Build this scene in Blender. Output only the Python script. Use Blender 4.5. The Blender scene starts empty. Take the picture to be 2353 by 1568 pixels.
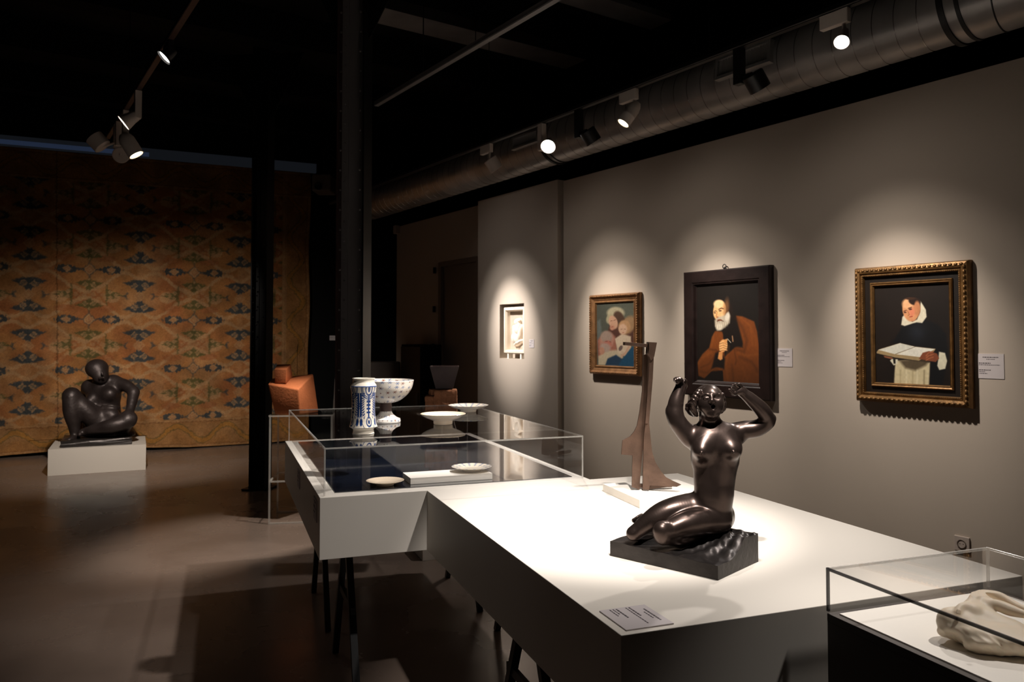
import bpy, bmesh, math, random
import numpy as np
from mathutils import Vector, Matrix
random.seed(7); np.random.seed(7)
SC = bpy.context.scene
COL = SC.collection
# ------------------------------------------------------------------ camera
F = 1800.0; CX = 1176.5; PITCH = math.radians(1.8); HY = 776.0
CY = HY - F*math.tan(PITCH); CAMZ = 1.5
cd = bpy.data.cameras.new('camera'); cam = bpy.data.objects.new('camera', cd); COL.objects.link(cam)
cd.sensor_width = 36.0; cd.lens = 36.0*F/2353.0
cam.location = (0, 0, CAMZ); cam.rotation_euler = (math.pi/2+PITCH, 0, 0)
cd.shift_x = 0.0; cd.shift_y = (CY-784.0)/2353.0
cd.clip_start = 0.05
cd.dof.use_dof = True; cd.dof.focus_distance = 2.5; cd.dof.aperture_fstop = 8.0
SC.camera = cam
# ------------------------------------------------------------------ world, exposure
w = bpy.data.worlds.new('world'); SC.world = w; w.use_nodes = True
w.node_tree.nodes['Background'].inputs[0].default_value = (0.9, 0.8, 0.7, 1)
w.node_tree.nodes['Background'].inputs[1].default_value = 0.0
SC.view_settings.view_transform = 'Standard'; SC.view_settings.look = 'None'
SC.view_settings.exposure = 0.0; SC.view_settings.gamma = 1.0; SC.view_settings.use_curve_mapping = False
SC.cycles.max_bounces = 8; SC.cycles.transparent_max_bounces = 24
SC.cycles.use_denoising = True
SC.cycles.sample_clamp_indirect = 4.0

# ------------------------------------------------------------------ pixel -> place
def ray(px, py):
    x = (px-CX)/F; y = -(py-CY)/F; c, s = math.cos(PITCH), math.sin(PITCH)
    return Vector((x, c - y*s, s + y*c))
def onz(px, py, z):
    d = ray(px, py); k = (z-CAMZ)/d.z
    return Vector((d.x*k, d.y*k, z))
def ony(px, py, Y):
    d = ray(px, py); k = Y/d.y
    return Vector((d.x*k, Y, CAMZ+d.z*k))
TH = math.atan(1218.0/1800.0)          # direction of the picture wall
UW = Vector((-math.sin(TH), math.cos(TH), 0)); NW = Vector((math.cos(TH), math.sin(TH), 0))
PW = 4.73
def onwall(px, py, p=PW):              # -> (t along the wall, z)
    d = ray(px, py); k = p/(d.x*NW.x + d.y*NW.y)
    return (d.x*UW.x + d.y*UW.y)*k, CAMZ + d.z*k
def PT(p, t, z=0.0): return NW*p + UW*t + Vector((0, 0, z))
ROT_WALL = math.atan2(-UW.y, -UW.x)    # local +x = to the right for somebody facing the wall, +y into it
PH = math.atan(0.37)                   # direction of the tables
UX = Vector((math.cos(PH), math.sin(PH), 0)); UY = Vector((-math.sin(PH), math.cos(PH), 0))
T = 0.885                              # table top height
C_0 = onz(981, 1127.6, T)-UY*1.635      # near left corner of the front table
def C_LOC(x, y, z): v = C_0+UX*x+UY*y; return Vector((v.x, v.y, z))

# ------------------------------------------------------------------ spot lights (lamps hang on the tracks)
def spot(name, loc, aim, power, cone, blend=0.6, col=(1, .86, .72), rad=0.035, parent=None):
    l = bpy.data.lights.new(name, 'SPOT'); l.energy = power; l.color = col
    l.spot_size = math.radians(cone); l.spot_blend = blend; l.shadow_soft_size = rad
    o = bpy.data.objects.new(name, l); COL.objects.link(o)
    o.location = loc; o.rotation_euler = (Vector(aim)-Vector(loc)).to_track_quat('-Z', 'Y').to_euler()
    return o
ZT = 3.17
P3 = 3.6                               # track in front of the duct
P2 = 2.4                               # middle track
P1 = 0.95                              # left track
#  name, (track p, t, drop), aim, power, cone, blend
def W(px, py): t, z = onwall(px, py); return PT(PW, t, z)
WARM = (1, .90, .80); NEUT = (1, .93, .875)
LIGHTS = {
 'monk':   dict(at=PT(P3-.02, 3.04, 2.98), aim=W(2095, 835), power=165, cone=46, col=WARM, spill=((70, 36), (135, 6.5))),
 'apostle':dict(at=PT(P3-.02, 4.62, 2.98), aim=W(1680, 825), power=185, cone=46, col=WARM, spill=((70, 40), (135, 6.5))),
 'mother': dict(at=PT(P3-.02, 6.00, 2.98), aim=W(1425, 815), power=190, cone=45, col=WARM, spill=((70, 40), (135, 6.5))),
 'relief': dict(at=PT(3.2, 7.1, 3.1), aim=W(1188, 775), power=480, cone=29, col=NEUT, spill=((48, 80), (110, 8))),
 'key':    dict(at=C_LOC(.85, .20, 3.3), aim=C_LOC(.50, 1.05, T), power=210, cone=68, col=NEUT, blend=.9),
 'key_b':  dict(at=C_LOC(.0, -.75, 3.3), aim=C_LOC(.38, .72, 1.15), power=620, cone=27, col=NEUT, blend=.85),
 'back':   dict(at=PT(P3-.1, 2.10, 2.95), aim=Vector((0.55, 2.3, 1.05)), power=100, cone=44, col=NEUT, blend=.9),
 'left':   dict(at=PT(P3-.1, 3.75, 2.95), aim=Vector((-0.60, 5.0, 1.0)), power=110, cone=40, col=NEUT, blend=.9),
 'front':  dict(at=PT(P3-.1, 4.55, 2.95), aim=Vector((-0.35, 3.9, 1.1)), power=290, cone=40, col=NEUT, blend=.9),
 'brick':  dict(at=PT(P2, 2.4, 3.1), aim=Vector((-.58, 4.0, 1.15)), power=430, cone=42, col=NEUT, blend=.9),
 'terra':  dict(at=PT(P2, 5.6, 3.2), aim=Vector((-1.8, 5.8, .2)), power=430, cone=42, col=WARM, blend=.7),
 'rug_a':  dict(at=PT(P1, 5.0, 3.2), aim=Vector((-5.2, 9.9, .2)), power=420, cone=68, col=WARM),
 'rug_b':  dict(at=PT(P1, 5.8, 3.2), aim=Vector((-4.2, 10.5, .4)), power=270, cone=68, col=WARM),
 'floor_l':dict(at=PT(P1, 3.6, 3.2), aim=Vector((-1.9, 4.6, 0)), power=9, cone=80, col=WARM, blend=.8),
 'case':   dict(at=Vector((1.75, 1.75, 3.2)), aim=Vector((1.05, 1.50, T)), power=150, cone=32, col=NEUT, blend=.8),
}
SPOTS = {}; SPILL = {}
for k_, v_ in LIGHTS.items():
    SPOTS[k_] = spot('spotlight_beam', v_['at'], v_['aim'], v_['power'], v_['cone'], v_.get('blend', 1.0), v_['col'])
    if 'spill' in v_:      # the soft outer light of the same lamp
        SPILL[k_] = [spot('spotlight_spill', v_['at'], v_['aim'], pw_, cn_, 1.0, v_['col']) for cn_, pw_ in v_['spill']]

# ------------------------------------------------------------------ object helpers
def link(o, parent=None):
    COL.objects.link(o)
    if parent is not None: o.parent = parent
    return o
def tag(o, label=None, cat=None, group=None, kind=None):
    if label: o['label'] = label
    if cat: o['category'] = cat
    if group: o['group'] = group
    if kind: o['kind'] = kind
    return o
def thing(name, label, cat, loc=(0, 0, 0), rz=0.0, group=None):
    o = bpy.data.objects.new(name, None); o.empty_display_size = .1
    o.location = loc; o.rotation_euler = (0, 0, rz); COL.objects.link(o)
    return tag(o, label, cat, group)
def mesh_obj(name, verts, faces, mat, parent=None, smooth=False, loc=None, rot=None):
    me = bpy.data.meshes.new(name); me.from_pydata([tuple(v) for v in verts], [], [tuple(f) for f in faces]); me.update()
    if mat is not None: me.materials.append(mat)
    if smooth: me.polygons.foreach_set('use_smooth', [True]*len(me.polygons))
    o = bpy.data.objects.new(name, me); link(o, parent)
    if loc is not None: o.location = loc
    if rot is not None: o.rotation_euler = rot
    return o
def bm_obj(name, bm, mat, parent=None, smooth=False, loc=None, rot=None, bevel=0.0, segs=2):
    if bevel > 0:
        bmesh.ops.bevel(bm, geom=bm.edges[:], offset=bevel, segments=segs, affect='EDGES', profile=.5, clamp_overlap=True)
    bmesh.ops.recalc_face_normals(bm, faces=bm.faces[:])
    me = bpy.data.meshes.new(name); bm.to_mesh(me); bm.free()
    if mat is not None: me.materials.append(mat)
    if smooth: me.polygons.foreach_set('use_smooth', [True]*len(me.polygons))
    o = bpy.data.objects.new(name, me); link(o, parent)
    if loc is not None: o.location = loc
    if rot is not None: o.rotation_euler = rot
    return o
def add_box(bm, x0, x1, y0, y1, z0, z1, M=None):
    vs = [bm.verts.new((x, y, z)) for z in (z0, z1) for x, y in ((x0, y0), (x1, y0), (x1, y1), (x0, y1))]
    for f in ((3, 2, 1, 0), (4, 5, 6, 7), (0, 1, 5, 4), (1, 2, 6, 5), (2, 3, 7, 6), (3, 0, 4, 7)):
        bm.faces.new([vs[i] for i in f])
    if M is not None: bmesh.ops.transform(bm, matrix=M, verts=vs)
    return vs
def box(name, x0, x1, y0, y1, z0, z1, mat, parent=None, bevel=0.0, loc=None, rot=None):
    bm = bmesh.new(); add_box(bm, x0, x1, y0, y1, z0, z1)
    return bm_obj(name, bm, mat, parent, bevel=bevel, loc=loc, rot=rot)
def add_tube(bm, a, b, ra, rb=None, n=16, caps=True):
    rb = ra if rb is None else rb
    a = Vector(a); b = Vector(b); d = (b-a).normalized()
    u = d.orthogonal().normalized(); v = d.cross(u)
    A = [bm.verts.new(a+(u*math.cos(2*math.pi*i/n)+v*math.sin(2*math.pi*i/n))*ra) for i in range(n)]
    B = [bm.verts.new(b+(u*math.cos(2*math.pi*i/n)+v*math.sin(2*math.pi*i/n))*rb) for i in range(n)]
    for i in range(n): bm.faces.new((A[i], A[(i+1) % n], B[(i+1) % n], B[i]))
    if caps: bm.faces.new(A[::-1]); bm.faces.new(B)
def tube(name, a, b, ra, mat, parent=None, rb=None, n=16, smooth=True):
    bm = bmesh.new(); add_tube(bm, a, b, ra, rb, n)
    o = bm_obj(name, bm, mat, parent, smooth=smooth)
    if smooth: auto(o)
    return o
def auto(o, ang=0.7):
    # sharp edges by angle
    me = o.data; bm = bmesh.new(); bm.from_mesh(me)
    for e in bm.edges:
        if len(e.link_faces) == 2 and e.calc_face_angle(0) > ang: e.smooth = False
    bm.to_mesh(me); bm.free()
def prism(name, pts, depth_vec, mat, parent=None, bevel=0.0):
    bm = bmesh.new(); d = Vector(depth_vec)
    A = [bm.verts.new(p) for p in pts]; B = [bm.verts.new(Vector(p)+d) for p in pts]; n = len(pts)
    bm.faces.new(A); bm.faces.new(B[::-1])
    for i in range(n): bm.faces.new((A[i], B[i], B[(i+1) % n], A[(i+1) % n]))
    return bm_obj(name, bm, mat, parent, bevel=bevel)
def lathe(name, prof, mat, parent=None, n=64, loc=None, colfn=None, sub=1, rot=None, curve=False):
    P = []
    if curve:
        a = np.array(prof, float); e = np.vstack([a[:1], a, a[-1:]]); q = []
        for i in range(1, len(e)-2):
            for t in np.arange(5)/5.:
                q.append(np.array([-.5*t**3+t*t-.5*t, 1.5*t**3-2.5*t*t+1, -1.5*t**3+2*t*t+.5*t, .5*t**3-.5*t*t])@e[i-1:i+3])
        prof = [tuple(np.maximum(v, (0, -9))) for v in q]+[prof[-1]]; sub = max(1, sub//5)
    for i in range(len(prof)-1):
        for k in range(sub): P.append((prof[i][0]+(prof[i+1][0]-prof[i][0])*k/sub, prof[i][1]+(prof[i+1][1]-prof[i][1])*k/sub))
    P.append(prof[-1]); P = np.array(P, float); m = len(P)
    th = np.linspace(0, 2*np.pi, n, endpoint=False)
    R, TT = np.meshgrid(P[:, 0], th, indexing='ij'); Z = np.repeat(P[:, 1][:, None], n, 1)
    V = np.stack([R*np.cos(TT), R*np.sin(TT), Z], -1).reshape(-1, 3)
    i, j = np.meshgrid(np.arange(m-1), np.arange(n), indexing='ij'); j2 = (j+1) % n
    Q = np.stack([i*n+j, i*n+j2, (i+1)*n+j2, (i+1)*n+j], -1).reshape(-1, 4)
    o = np_mesh(name, V, Q, mat, parent, True, None if colfn is None else colfn(TT.ravel(), Z.ravel(), R.ravel(), np.repeat(np.arange(m)/(m-1), n)))
    if loc is not None: o.location = loc
    if rot is not None: o.rotation_euler = rot
    return o
def lin(c):
    c = np.asarray(c, float)
    return np.where(c <= .04045, c/12.92, ((c+.055)/1.055)**2.4)
def np_mesh(name, V, Q, mat, parent=None, smooth=True, cols=None):
    me = bpy.data.meshes.new(name); V = np.ascontiguousarray(V, np.float32); Q = np.ascontiguousarray(Q, np.int32)
    me.vertices.add(len(V)); me.vertices.foreach_set('co', V.ravel())
    me.loops.add(Q.size); me.loops.foreach_set('vertex_index', Q.ravel())
    me.polygons.add(len(Q)); me.polygons.foreach_set('loop_start', np.arange(len(Q), dtype=np.int32)*Q.shape[1])
    me.polygons.foreach_set('use_smooth', np.full(len(Q), smooth))
    me.update(calc_edges=True); me.validate()
    if cols is not None:
        a = me.color_attributes.new('paint', 'FLOAT_COLOR', 'POINT')
        c = np.ones((len(V), 4), np.float32); c[:, :3] = lin(cols)
        a.data.foreach_set('color', c.ravel())
    if mat is not None: me.materials.append(mat)
    o = bpy.data.objects.new(name, me); link(o, parent)
    return o

# ------------------------------------------------------------------ materials
def srgb(r, g, b): return tuple(float(x) for x in lin([r/255, g/255, b/255]))+(1.0,)
def mat(name, col, rough=.5, metal=0.0, spec=.5, bump=0.0, bscale=40, var=0.0, vscale=6, coat=0.0, sub=0.0, attr=None, rvar=0.0, bdist=.004):
    m = bpy.data.materials.new(name); m.use_nodes = True; nt = m.node_tree; N = nt.nodes; L = nt.links
    b = N['Principled BSDF']; b.inputs['Base Color'].default_value = col; b.inputs['Roughness'].default_value = rough
    b.inputs['Metallic'].default_value = metal; b.inputs['Specular IOR Level'].default_value = spec
    b.inputs['Coat Weight'].default_value = coat; b.inputs['Coat Roughness'].default_value = .08
    if sub > 0:
        b.inputs['Subsurface Weight'].default_value = sub; b.inputs['Subsurface Radius'].default_value = (1, .6, .4); b.inputs['Subsurface Scale'].default_value = .01
    tc = N.new('ShaderNodeTexCoord')
    src = None
    if attr:
        a = N.new('ShaderNodeVertexColor'); a.layer_name = attr; src = a.outputs['Color']
        L.new(src, b.inputs['Base Color'])
    if var > 0:
        nz = N.new('ShaderNodeTexNoise'); nz.inputs['Scale'].default_value = vscale; nz.inputs['Detail'].default_value = 8
        L.new(tc.outputs['Object'], nz.inputs['Vector'])
        mr = N.new('ShaderNodeMapRange'); mr.inputs['From Min'].default_value = .3; mr.inputs['From Max'].default_value = .7
        mr.inputs['To Min'].default_value = 1-var; mr.inputs['To Max'].default_value = 1+var
        L.new(nz.outputs['Fac'], mr.inputs['Value'])
        mx = N.new('ShaderNodeVectorMath'); mx.operation = 'SCALE'
        if src: L.new(src, mx.inputs[0])
        else: mx.inputs[0].default_value = col[:3]
        L.new(mr.outputs['Result'], mx.inputs['Scale']); L.new(mx.outputs['Vector'], b.inputs['Base Color'])
        if rvar > 0:
            m2 = N.new('ShaderNodeMapRange'); m2.inputs['From Min'].default_value = .3; m2.inputs['From Max'].default_value = .7
            m2.inputs['To Min'].default_value = rough-rvar; m2.inputs['To Max'].default_value = rough+rvar
            L.new(nz.outputs['Fac'], m2.inputs['Value']); L.new(m2.outputs['Result'], b.inputs['Roughness'])
    if bump > 0:
        n2 = N.new('ShaderNodeTexNoise'); n2.inputs['Scale'].default_value = bscale; n2.inputs['Detail'].default_value = 6
        L.new(tc.outputs['Object'], n2.inputs['Vector'])
        bp = N.new('ShaderNodeBump'); bp.inputs['Strength'].default_value = bump; bp.inputs['Distance'].default_value = bdist
        L.new(n2.outputs['Fac'], bp.inputs['Height']); L.new(bp.outputs['Normal'], b.inputs['Normal'])
    return m
def emit(name, col, s):
    m = bpy.data.materials.new(name); m.use_nodes = True; b = m.node_tree.nodes['Principled BSDF']
    b.inputs['Base Color'].default_value = (0, 0, 0, 1); b.inputs['Emission Color'].default_value = col; b.inputs['Emission Strength'].default_value = s
    return m
def acrylic(name, ior=1.49, tint=(1, 1, 1, 1)):
    m = bpy.data.materials.new(name); m.use_nodes = True; nt = m.node_tree; N = nt.nodes; L = nt.links
    N.remove(N['Principled BSDF']); out = N['Material Output']
    tr = N.new('ShaderNodeBsdfTransparent'); tr.inputs[0].default_value = tint
    gl = N.new('ShaderNodeBsdfGlossy'); gl.inputs['Roughness'].default_value = 0.0
    fr = N.new('ShaderNodeFresnel'); fr.inputs[0].default_value = ior
    geo = N.new('ShaderNodeNewGeometry')
    # use the outer surface's law on both sides of the sheet
    mn = N.new('ShaderNodeMath'); mn.operation = 'MULTIPLY'; mn.inputs[1].default_value = 1.0
    sub = N.new('ShaderNodeMath'); sub.operation = 'SUBTRACT'; sub.inputs[0].default_value = 1.0
    L.new(geo.outputs['Backfacing'], sub.inputs[1])
    L.new(fr.outputs[0], mn.inputs[0]); L.new(sub.outputs[0], mn.inputs[1])
    mx = N.new('ShaderNodeMixShader'); L.new(mn.outputs[0], mx.inputs[0]); L.new(tr.outputs[0], mx.inputs[1]); L.new(gl.outputs[0], mx.inputs[2])
    L.new(mx.outputs[0], out.inputs[0])
    return m
def edge_mat(name, col, alpha, rough=.15):
    m = mat(name, col, rough); m.node_tree.nodes['Principled BSDF'].inputs['Alpha'].default_value = alpha
    return m
M = {}
M['wall'] = mat('painted_plaster', srgb(190, 177, 163), .85, bump=.15, bscale=160, var=.02, vscale=2, bdist=.001, spec=.2)
M['black'] = mat('black_paint', (.006, .006, .006, 1), .8, spec=.1)
M['soffit'] = mat('lit_grey_soffit', (.28, .265, .26, 1), .7, spec=.2, var=.2, vscale=3)
M['ceil'] = mat('dark_ceiling', (.012, .011, .010, 1), .8, spec=.15, var=.3, vscale=2)
M['floor'] = mat('polished_concrete', (.155, .115, .092, 1), .26, spec=.5, bump=.1, bscale=22, var=.16, vscale=1.6, rvar=.07, bdist=.003)
M['white'] = mat('white_lacquer', srgb(226, 219, 208), .5, spec=.3, bump=.03, bscale=300, bdist=.0005)
M['plinth'] = mat('grey_white_plinth_paint', srgb(178, 170, 160), .6, spec=.2)
M['whitec'] = mat('white_case_board', srgb(240, 234, 224), .45, spec=.3)
M['shadewhite'] = mat('shaded_white_lacquer', srgb(70, 62, 56), .5, spec=.3)  # white lacquer with the shade on the plinth put into its colour
M['steel'] = mat('black_steel', (.008, .008, .008, 1), .45, metal=.3)
M['bronze'] = mat('dark_bronze', (.072, .050, .042, 1), .31, metal=.82, spec=.6, bump=.12, bscale=160, var=.2, vscale=14, rvar=.05, bdist=.0008)
M['bronzeb'] = mat('black_bronze_base', (.035, .03, .028, 1), .38, metal=.7, bump=.5, bscale=60, var=.2, vscale=20, bdist=.002)
M['bronze2'] = mat('brown_bronze', (.030, .021, .019, 1), .45, metal=.5, bump=.6, bscale=30, var=.25, vscale=6, rvar=.06, bdist=.006)
M['rust'] = mat('rusted_bronze_plate', (.13, .078, .054, 1), .45, metal=.5, bump=.5, bscale=70, var=.3, vscale=14, bdist=.003)
M['marble'] = mat('cream_marble', srgb(232, 216, 192), .5, sub=.25, var=.04, vscale=12, bump=.1, bscale=50, bdist=.002)
M['glass'] = acrylic('clear_acrylic')
M['edge'] = edge_mat('polished_acrylic_edge', srgb(225, 222, 215), .36)
M['edged'] = edge_mat('shaded_acrylic_edge', srgb(45, 42, 48), .8, .1)  # the dark surroundings that clear edges mirror, put into their colour
M['mirror'] = mat('dark_navy_gloss', (.010, .014, .026, 1), .03, spec=.9, coat=1.0)
M['terra'] = mat('terracotta', srgb(188, 110, 68), .75, bump=.5, bscale=60, var=.12, vscale=9, bdist=.005, spec=.2)
M['brick'] = mat('rough_terracotta_block', srgb(184, 126, 92), .85, bump=.9, bscale=45, var=.22, vscale=14, bdist=.01, spec=.15)
M['cup'] = mat('dark_glazed_clay', srgb(88, 70, 66), .35, bump=.3, bscale=40, var=.3, vscale=8)
M['ceram'] = mat('tin_glaze_paint', (1, 1, 1, 1), .16, spec=.5, attr='paint', coat=.3)
M['dish'] = mat('cream_glaze', srgb(236, 214, 184), .15, spec=.5, coat=.3)
M['canvas'] = mat('oil_paint', (1, 1, 1, 1), .55, attr='paint', bump=.15, bscale=220, bdist=.0006, spec=.25)
M['rug'] = mat('wool_pile', (1, 1, 1, 1), .95, attr='paint', bump=.6, bscale=260, bdist=.003, var=.12, vscale=40, spec=.05)
M['gold'] = mat('antique_gilding', (.21, .11, .038, 1), .42, metal=.55, bump=.5, bscale=70, var=.35, vscale=25, bdist=.003)
M['goldb'] = mat('brown_gilding', (.26, .13, .055, 1), .45, metal=.5, bump=.4, bscale=70, var=.3, vscale=22, bdist=.003)
M['ebony'] = mat('ebonised_wood', (.012, .008, .006, 1), .4, bump=.2, bscale=60)
M['dkwood'] = mat('dark_walnut_frame', (.016, .009, .008, 1), .35, bump=.25, bscale=40, var=.3, vscale=14)
M['relief'] = mat('white_marble_relief', srgb(236, 222, 204), .5, var=.05, vscale=10)
M['paper'] = mat('label_card', srgb(205, 196, 196), .7)
M['ink'] = mat('label_ink', srgb(70, 62, 66), .8)
M['duct'] = mat('galvanised_steel', (.42, .40, .385, 1), .38, metal=.6, bump=.15, bscale=9, var=.25, vscale=3, rvar=.08)
M['ductr'] = mat('galvanised_seam', (.5, .48, .46, 1), .25, metal=1.0)
M['rubber'] = mat('black_gasket', (.005, .005, .005, 1), .5)
M['lampw'] = mat('white_lamp_housing', srgb(214, 202, 192), .45)
M['lampb'] = mat('black_lamp_housing', (.010, .009, .009, 1), .4)
M['bulb'] = emit('lit_lens', (1, .96, .9, 1), 14)
M['bulbw'] = emit('lit_warm_lens', (1, .78, .5, 1), 9)
M['dot'] = emit('small_lamp_dot', (1, .9, .75, 1), 12)
M['red'] = emit('red_indicator', (1, .02, .02, 1), 3)
M['rustcol'] = mat('red_oxide_steel', (.055, .026, .022, 1), .5, bump=.2, bscale=20)
M['greycol'] = mat('grey_painted_steel', (.16, .145, .14, 1), .45, bump=.2, bscale=20)
M['socket'] = mat('socket_plastic', srgb(190, 176, 166), .4)
M['cloth'] = mat('grey_cloth', srgb(120, 110, 104), .9)
M['bluelight'] = emit('daylight_gap', (.25, .38, .75, 1), .05); M['greyglow'] = emit('daylight_glow_trim', (.5, .58, .75, 1), .010)  # grey strip above the rug: reflected daylight put in as a faint glow
M['door'] = mat('grey_door', srgb(120, 108, 98), .5)
# ------------------------------------------------------------------ sculpting kit: smooth blended volumes meshed with surface nets
class Sculpt:
    def __init__(s, lo, hi, h):
        s.lo = np.array(lo, np.float32); s.h = h
        s.n = np.ceil((np.array(hi)-s.lo)/h).astype(int)+1
        s.g = np.full(s.n, 1.0, np.float32)
        s.ax = [s.lo[i]+np.arange(s.n[i], dtype=np.float32)*h for i in range(3)]
    def _sl(s, c0, c1):
        a = np.clip(np.floor((np.minimum(c0, c1)-s.lo)/s.h).astype(int), 0, s.n-1)
        b = np.clip(np.ceil((np.maximum(c0, c1)-s.lo)/s.h).astype(int)+1, 1, s.n)
        if (b <= a).any(): return None
        return tuple(slice(a[i], b[i]) for i in range(3))
    def _apply(s, sl, fn, k, mode):
        X = s.ax[0][sl[0]][:, None, None]; Y = s.ax[1][sl[1]][None, :, None]; Z = s.ax[2][sl[2]][None, None, :]
        d = fn(X, Y, Z); g = s.g[sl]
        if mode == 'add':
            hh = np.maximum(k-np.abs(g-d), 0)/k; s.g[sl] = np.minimum(g, d)-hh*hh*k*.25
        elif mode == 'cut':
            d = -d; hh = np.maximum(k-np.abs(g-d), 0)/k; s.g[sl] = np.maximum(g, d)+hh*hh*k*.25
    def cap(s, a, b, ra, rb=None, k=.01, mode='add'):
        rb = ra if rb is None else rb; a = np.array(a, np.float32); b = np.array(b, np.float32)
        r = max(ra, rb)+k+3*s.h; sl = s._sl(np.minimum(a, b)-r, np.maximum(a, b)+r)
        if sl is None: return
        ba = b-a; L2 = float(ba@ba)+1e-12
        def fn(X, Y, Z):
            px, py, pz = X-a[0], Y-a[1], Z-a[2]
            t = np.clip((px*ba[0]+py*ba[1]+pz*ba[2])/L2, 0, 1)
            return np.sqrt((px-t*ba[0])**2+(py-t*ba[1])**2+(pz-t*ba[2])**2)-(ra+(rb-ra)*t)
        s._apply(sl, fn, k, mode)
    def chain(s, pts, rs, k=.01):
        P = np.array(pts, float); R = np.array(rs, float)
        if len(P) > 2:          # smooth curve through the joints
            Pe = np.vstack([2*P[0]-P[1], P, 2*P[-1]-P[-2]]); Re = np.concatenate([[2*R[0]-R[1]], R, [2*R[-1]-R[-2]]]); Q = []; q = []
            for i in range(1, len(Pe)-2):
                for t in np.arange(9)/9.:
                    w_ = np.array([-.5*t**3+t*t-.5*t, 1.5*t**3-2.5*t*t+1, -1.5*t**3+2*t*t+.5*t, .5*t**3-.5*t*t])
                    Q.append(w_@Pe[i-1:i+3]); q.append(w_@Re[i-1:i+3])
            P = np.array(Q+[P[-1]]); R = np.array(q+[R[-1]])
        rm = R.max()+k+3*s.h; sl = s._sl(P.min(0)-rm, P.max(0)+rm)
        if sl is None: return
        P = P.astype(np.float32)
        def fn(X, Y, Z):
            d = None
            for i in range(len(P)-1):
                a = P[i]; ba = P[i+1]-a; L2 = float(ba@ba)+1e-12; px, py, pz = X-a[0], Y-a[1], Z-a[2]
                t = np.clip((px*ba[0]+py*ba[1]+pz*ba[2])/L2, 0, 1)
                e = np.sqrt((px-t*ba[0])**2+(py-t*ba[1])**2+(pz-t*ba[2])**2)-(R[i]+(R[i+1]-R[i])*t)
                if d is None: d = e
                else:
                    kk = .25*R[i]; hh = np.maximum(kk-np.abs(d-e), 0)/kk; d = np.minimum(d, e)-hh*hh*kk*.12
            return d
        s._apply(sl, fn, k, 'add')
    def ell(s, c, r, rot=None, k=.01, mode='add'):
        c = np.array(c, np.float32); r = np.array(r, np.float32); R = max(r)+k+3*s.h
        sl = s._sl(c-R, c+R)
        if sl is None: return
        Rm = np.eye(3) if rot is None else np.array(rot)      # rows: local axes
        def fn(X, Y, Z):
            px, py, pz = X-c[0], Y-c[1], Z-c[2]
            q = [(px*Rm[i][0]+py*Rm[i][1]+pz*Rm[i][2]) for i in range(3)]
            k0 = np.sqrt(sum((q[i]/r[i])**2 for i in range(3)))+1e-6
            k1 = np.sqrt(sum((q[i]/r[i]**2)**2 for i in range(3)))+1e-6
            return k0*(k0-1)/k1
        s._apply(sl, fn, k, mode)
    def warp(s, fn, c0=None, c1=None):
        sl = s._sl(np.array(c0 if c0 is not None else s.lo, float), np.array(c1 if c1 is not None else s.lo+s.n*s.h, float))
        X = s.ax[0][sl[0]][:, None, None]; Y = s.ax[1][sl[1]][None, :, None]; Z = s.ax[2][sl[2]][None, None, :]
        s.g[sl] = s.g[sl]+fn(X, Y, Z).astype(np.float32)
    def floor(s, z):
        Z = s.ax[2][None, None, :]; s.g = np.maximum(s.g, z-Z)
    def mesh(s):
        g = s.g; g[0] = g[-1] = 1; g[:, 0] = g[:, -1] = 1; g[:, :, 0] = g[:, :, -1] = 1
        ins = g < 0; nx, ny, nz = g.shape
        cnt = np.zeros((nx-1, ny-1, nz-1), np.int8)
        for dx in (0, 1):
            for dy in (0, 1):
                for dz in (0, 1): cnt += ins[dx:nx-1+dx, dy:ny-1+dy, dz:nz-1+dz]
        act = np.argwhere((cnt > 0) & (cnt < 8)); idx = np.full(cnt.shape, -1, np.int32)
        idx[act[:, 0], act[:, 1], act[:, 2]] = np.arange(len(act))
        acc = np.zeros((len(act), 3)); num = np.zeros(len(act))
        C = [(0, 0, 0), (1, 0, 0), (0, 1, 0), (1, 1, 0), (0, 0, 1), (1, 0, 1), (0, 1, 1), (1, 1, 1)]
        val = [g[act[:, 0]+c[0], act[:, 1]+c[1], act[:, 2]+c[2]].astype(float) for c in C]
        for i in range(8):
            for j in range(i+1, 8):
                if sum(abs(C[i][q]-C[j][q]) for q in range(3)) != 1: continue
                a, b = val[i], val[j]; m = (a < 0) != (b < 0)
                t = np.where(m, a/np.where(m, a-b, 1), 0)
                p = np.array(C[i])[None]+t[:, None]*(np.array(C[j])-np.array(C[i]))[None]
                acc += p*m[:, None]; num += m
        V = s.lo+(act+acc/num[:, None])*s.h
        Q = []
        for ax in range(3):
            a = [slice(1, -1)]*3; a[ax] = slice(0, -1); b = [slice(1, -1)]*3; b[ax] = slice(1, None)
            A = ins[tuple(a)]; B = ins[tuple(b)]; ed = np.argwhere(A != B)
            off = np.array([1, 1, 1]); off[ax] = 0; e = ed+off
            u, v = [q for q in range(3) if q != ax]
            if ax == 1: u, v = v, u
            du = np.zeros(3, int); du[u] = 1; dv = np.zeros(3, int); dv[v] = 1
            ids = [idx[tuple((e-o_).T)] for o_ in (du*0+dv*0, du, du+dv, dv)]
            flip = A[tuple(ed.T)]
            q = np.stack(ids, 1); q[~flip] = q[~flip][:, ::-1]
            Q.append(q)
        Q = np.concatenate(Q); return V, Q[(Q >= 0).all(1)]
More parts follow.
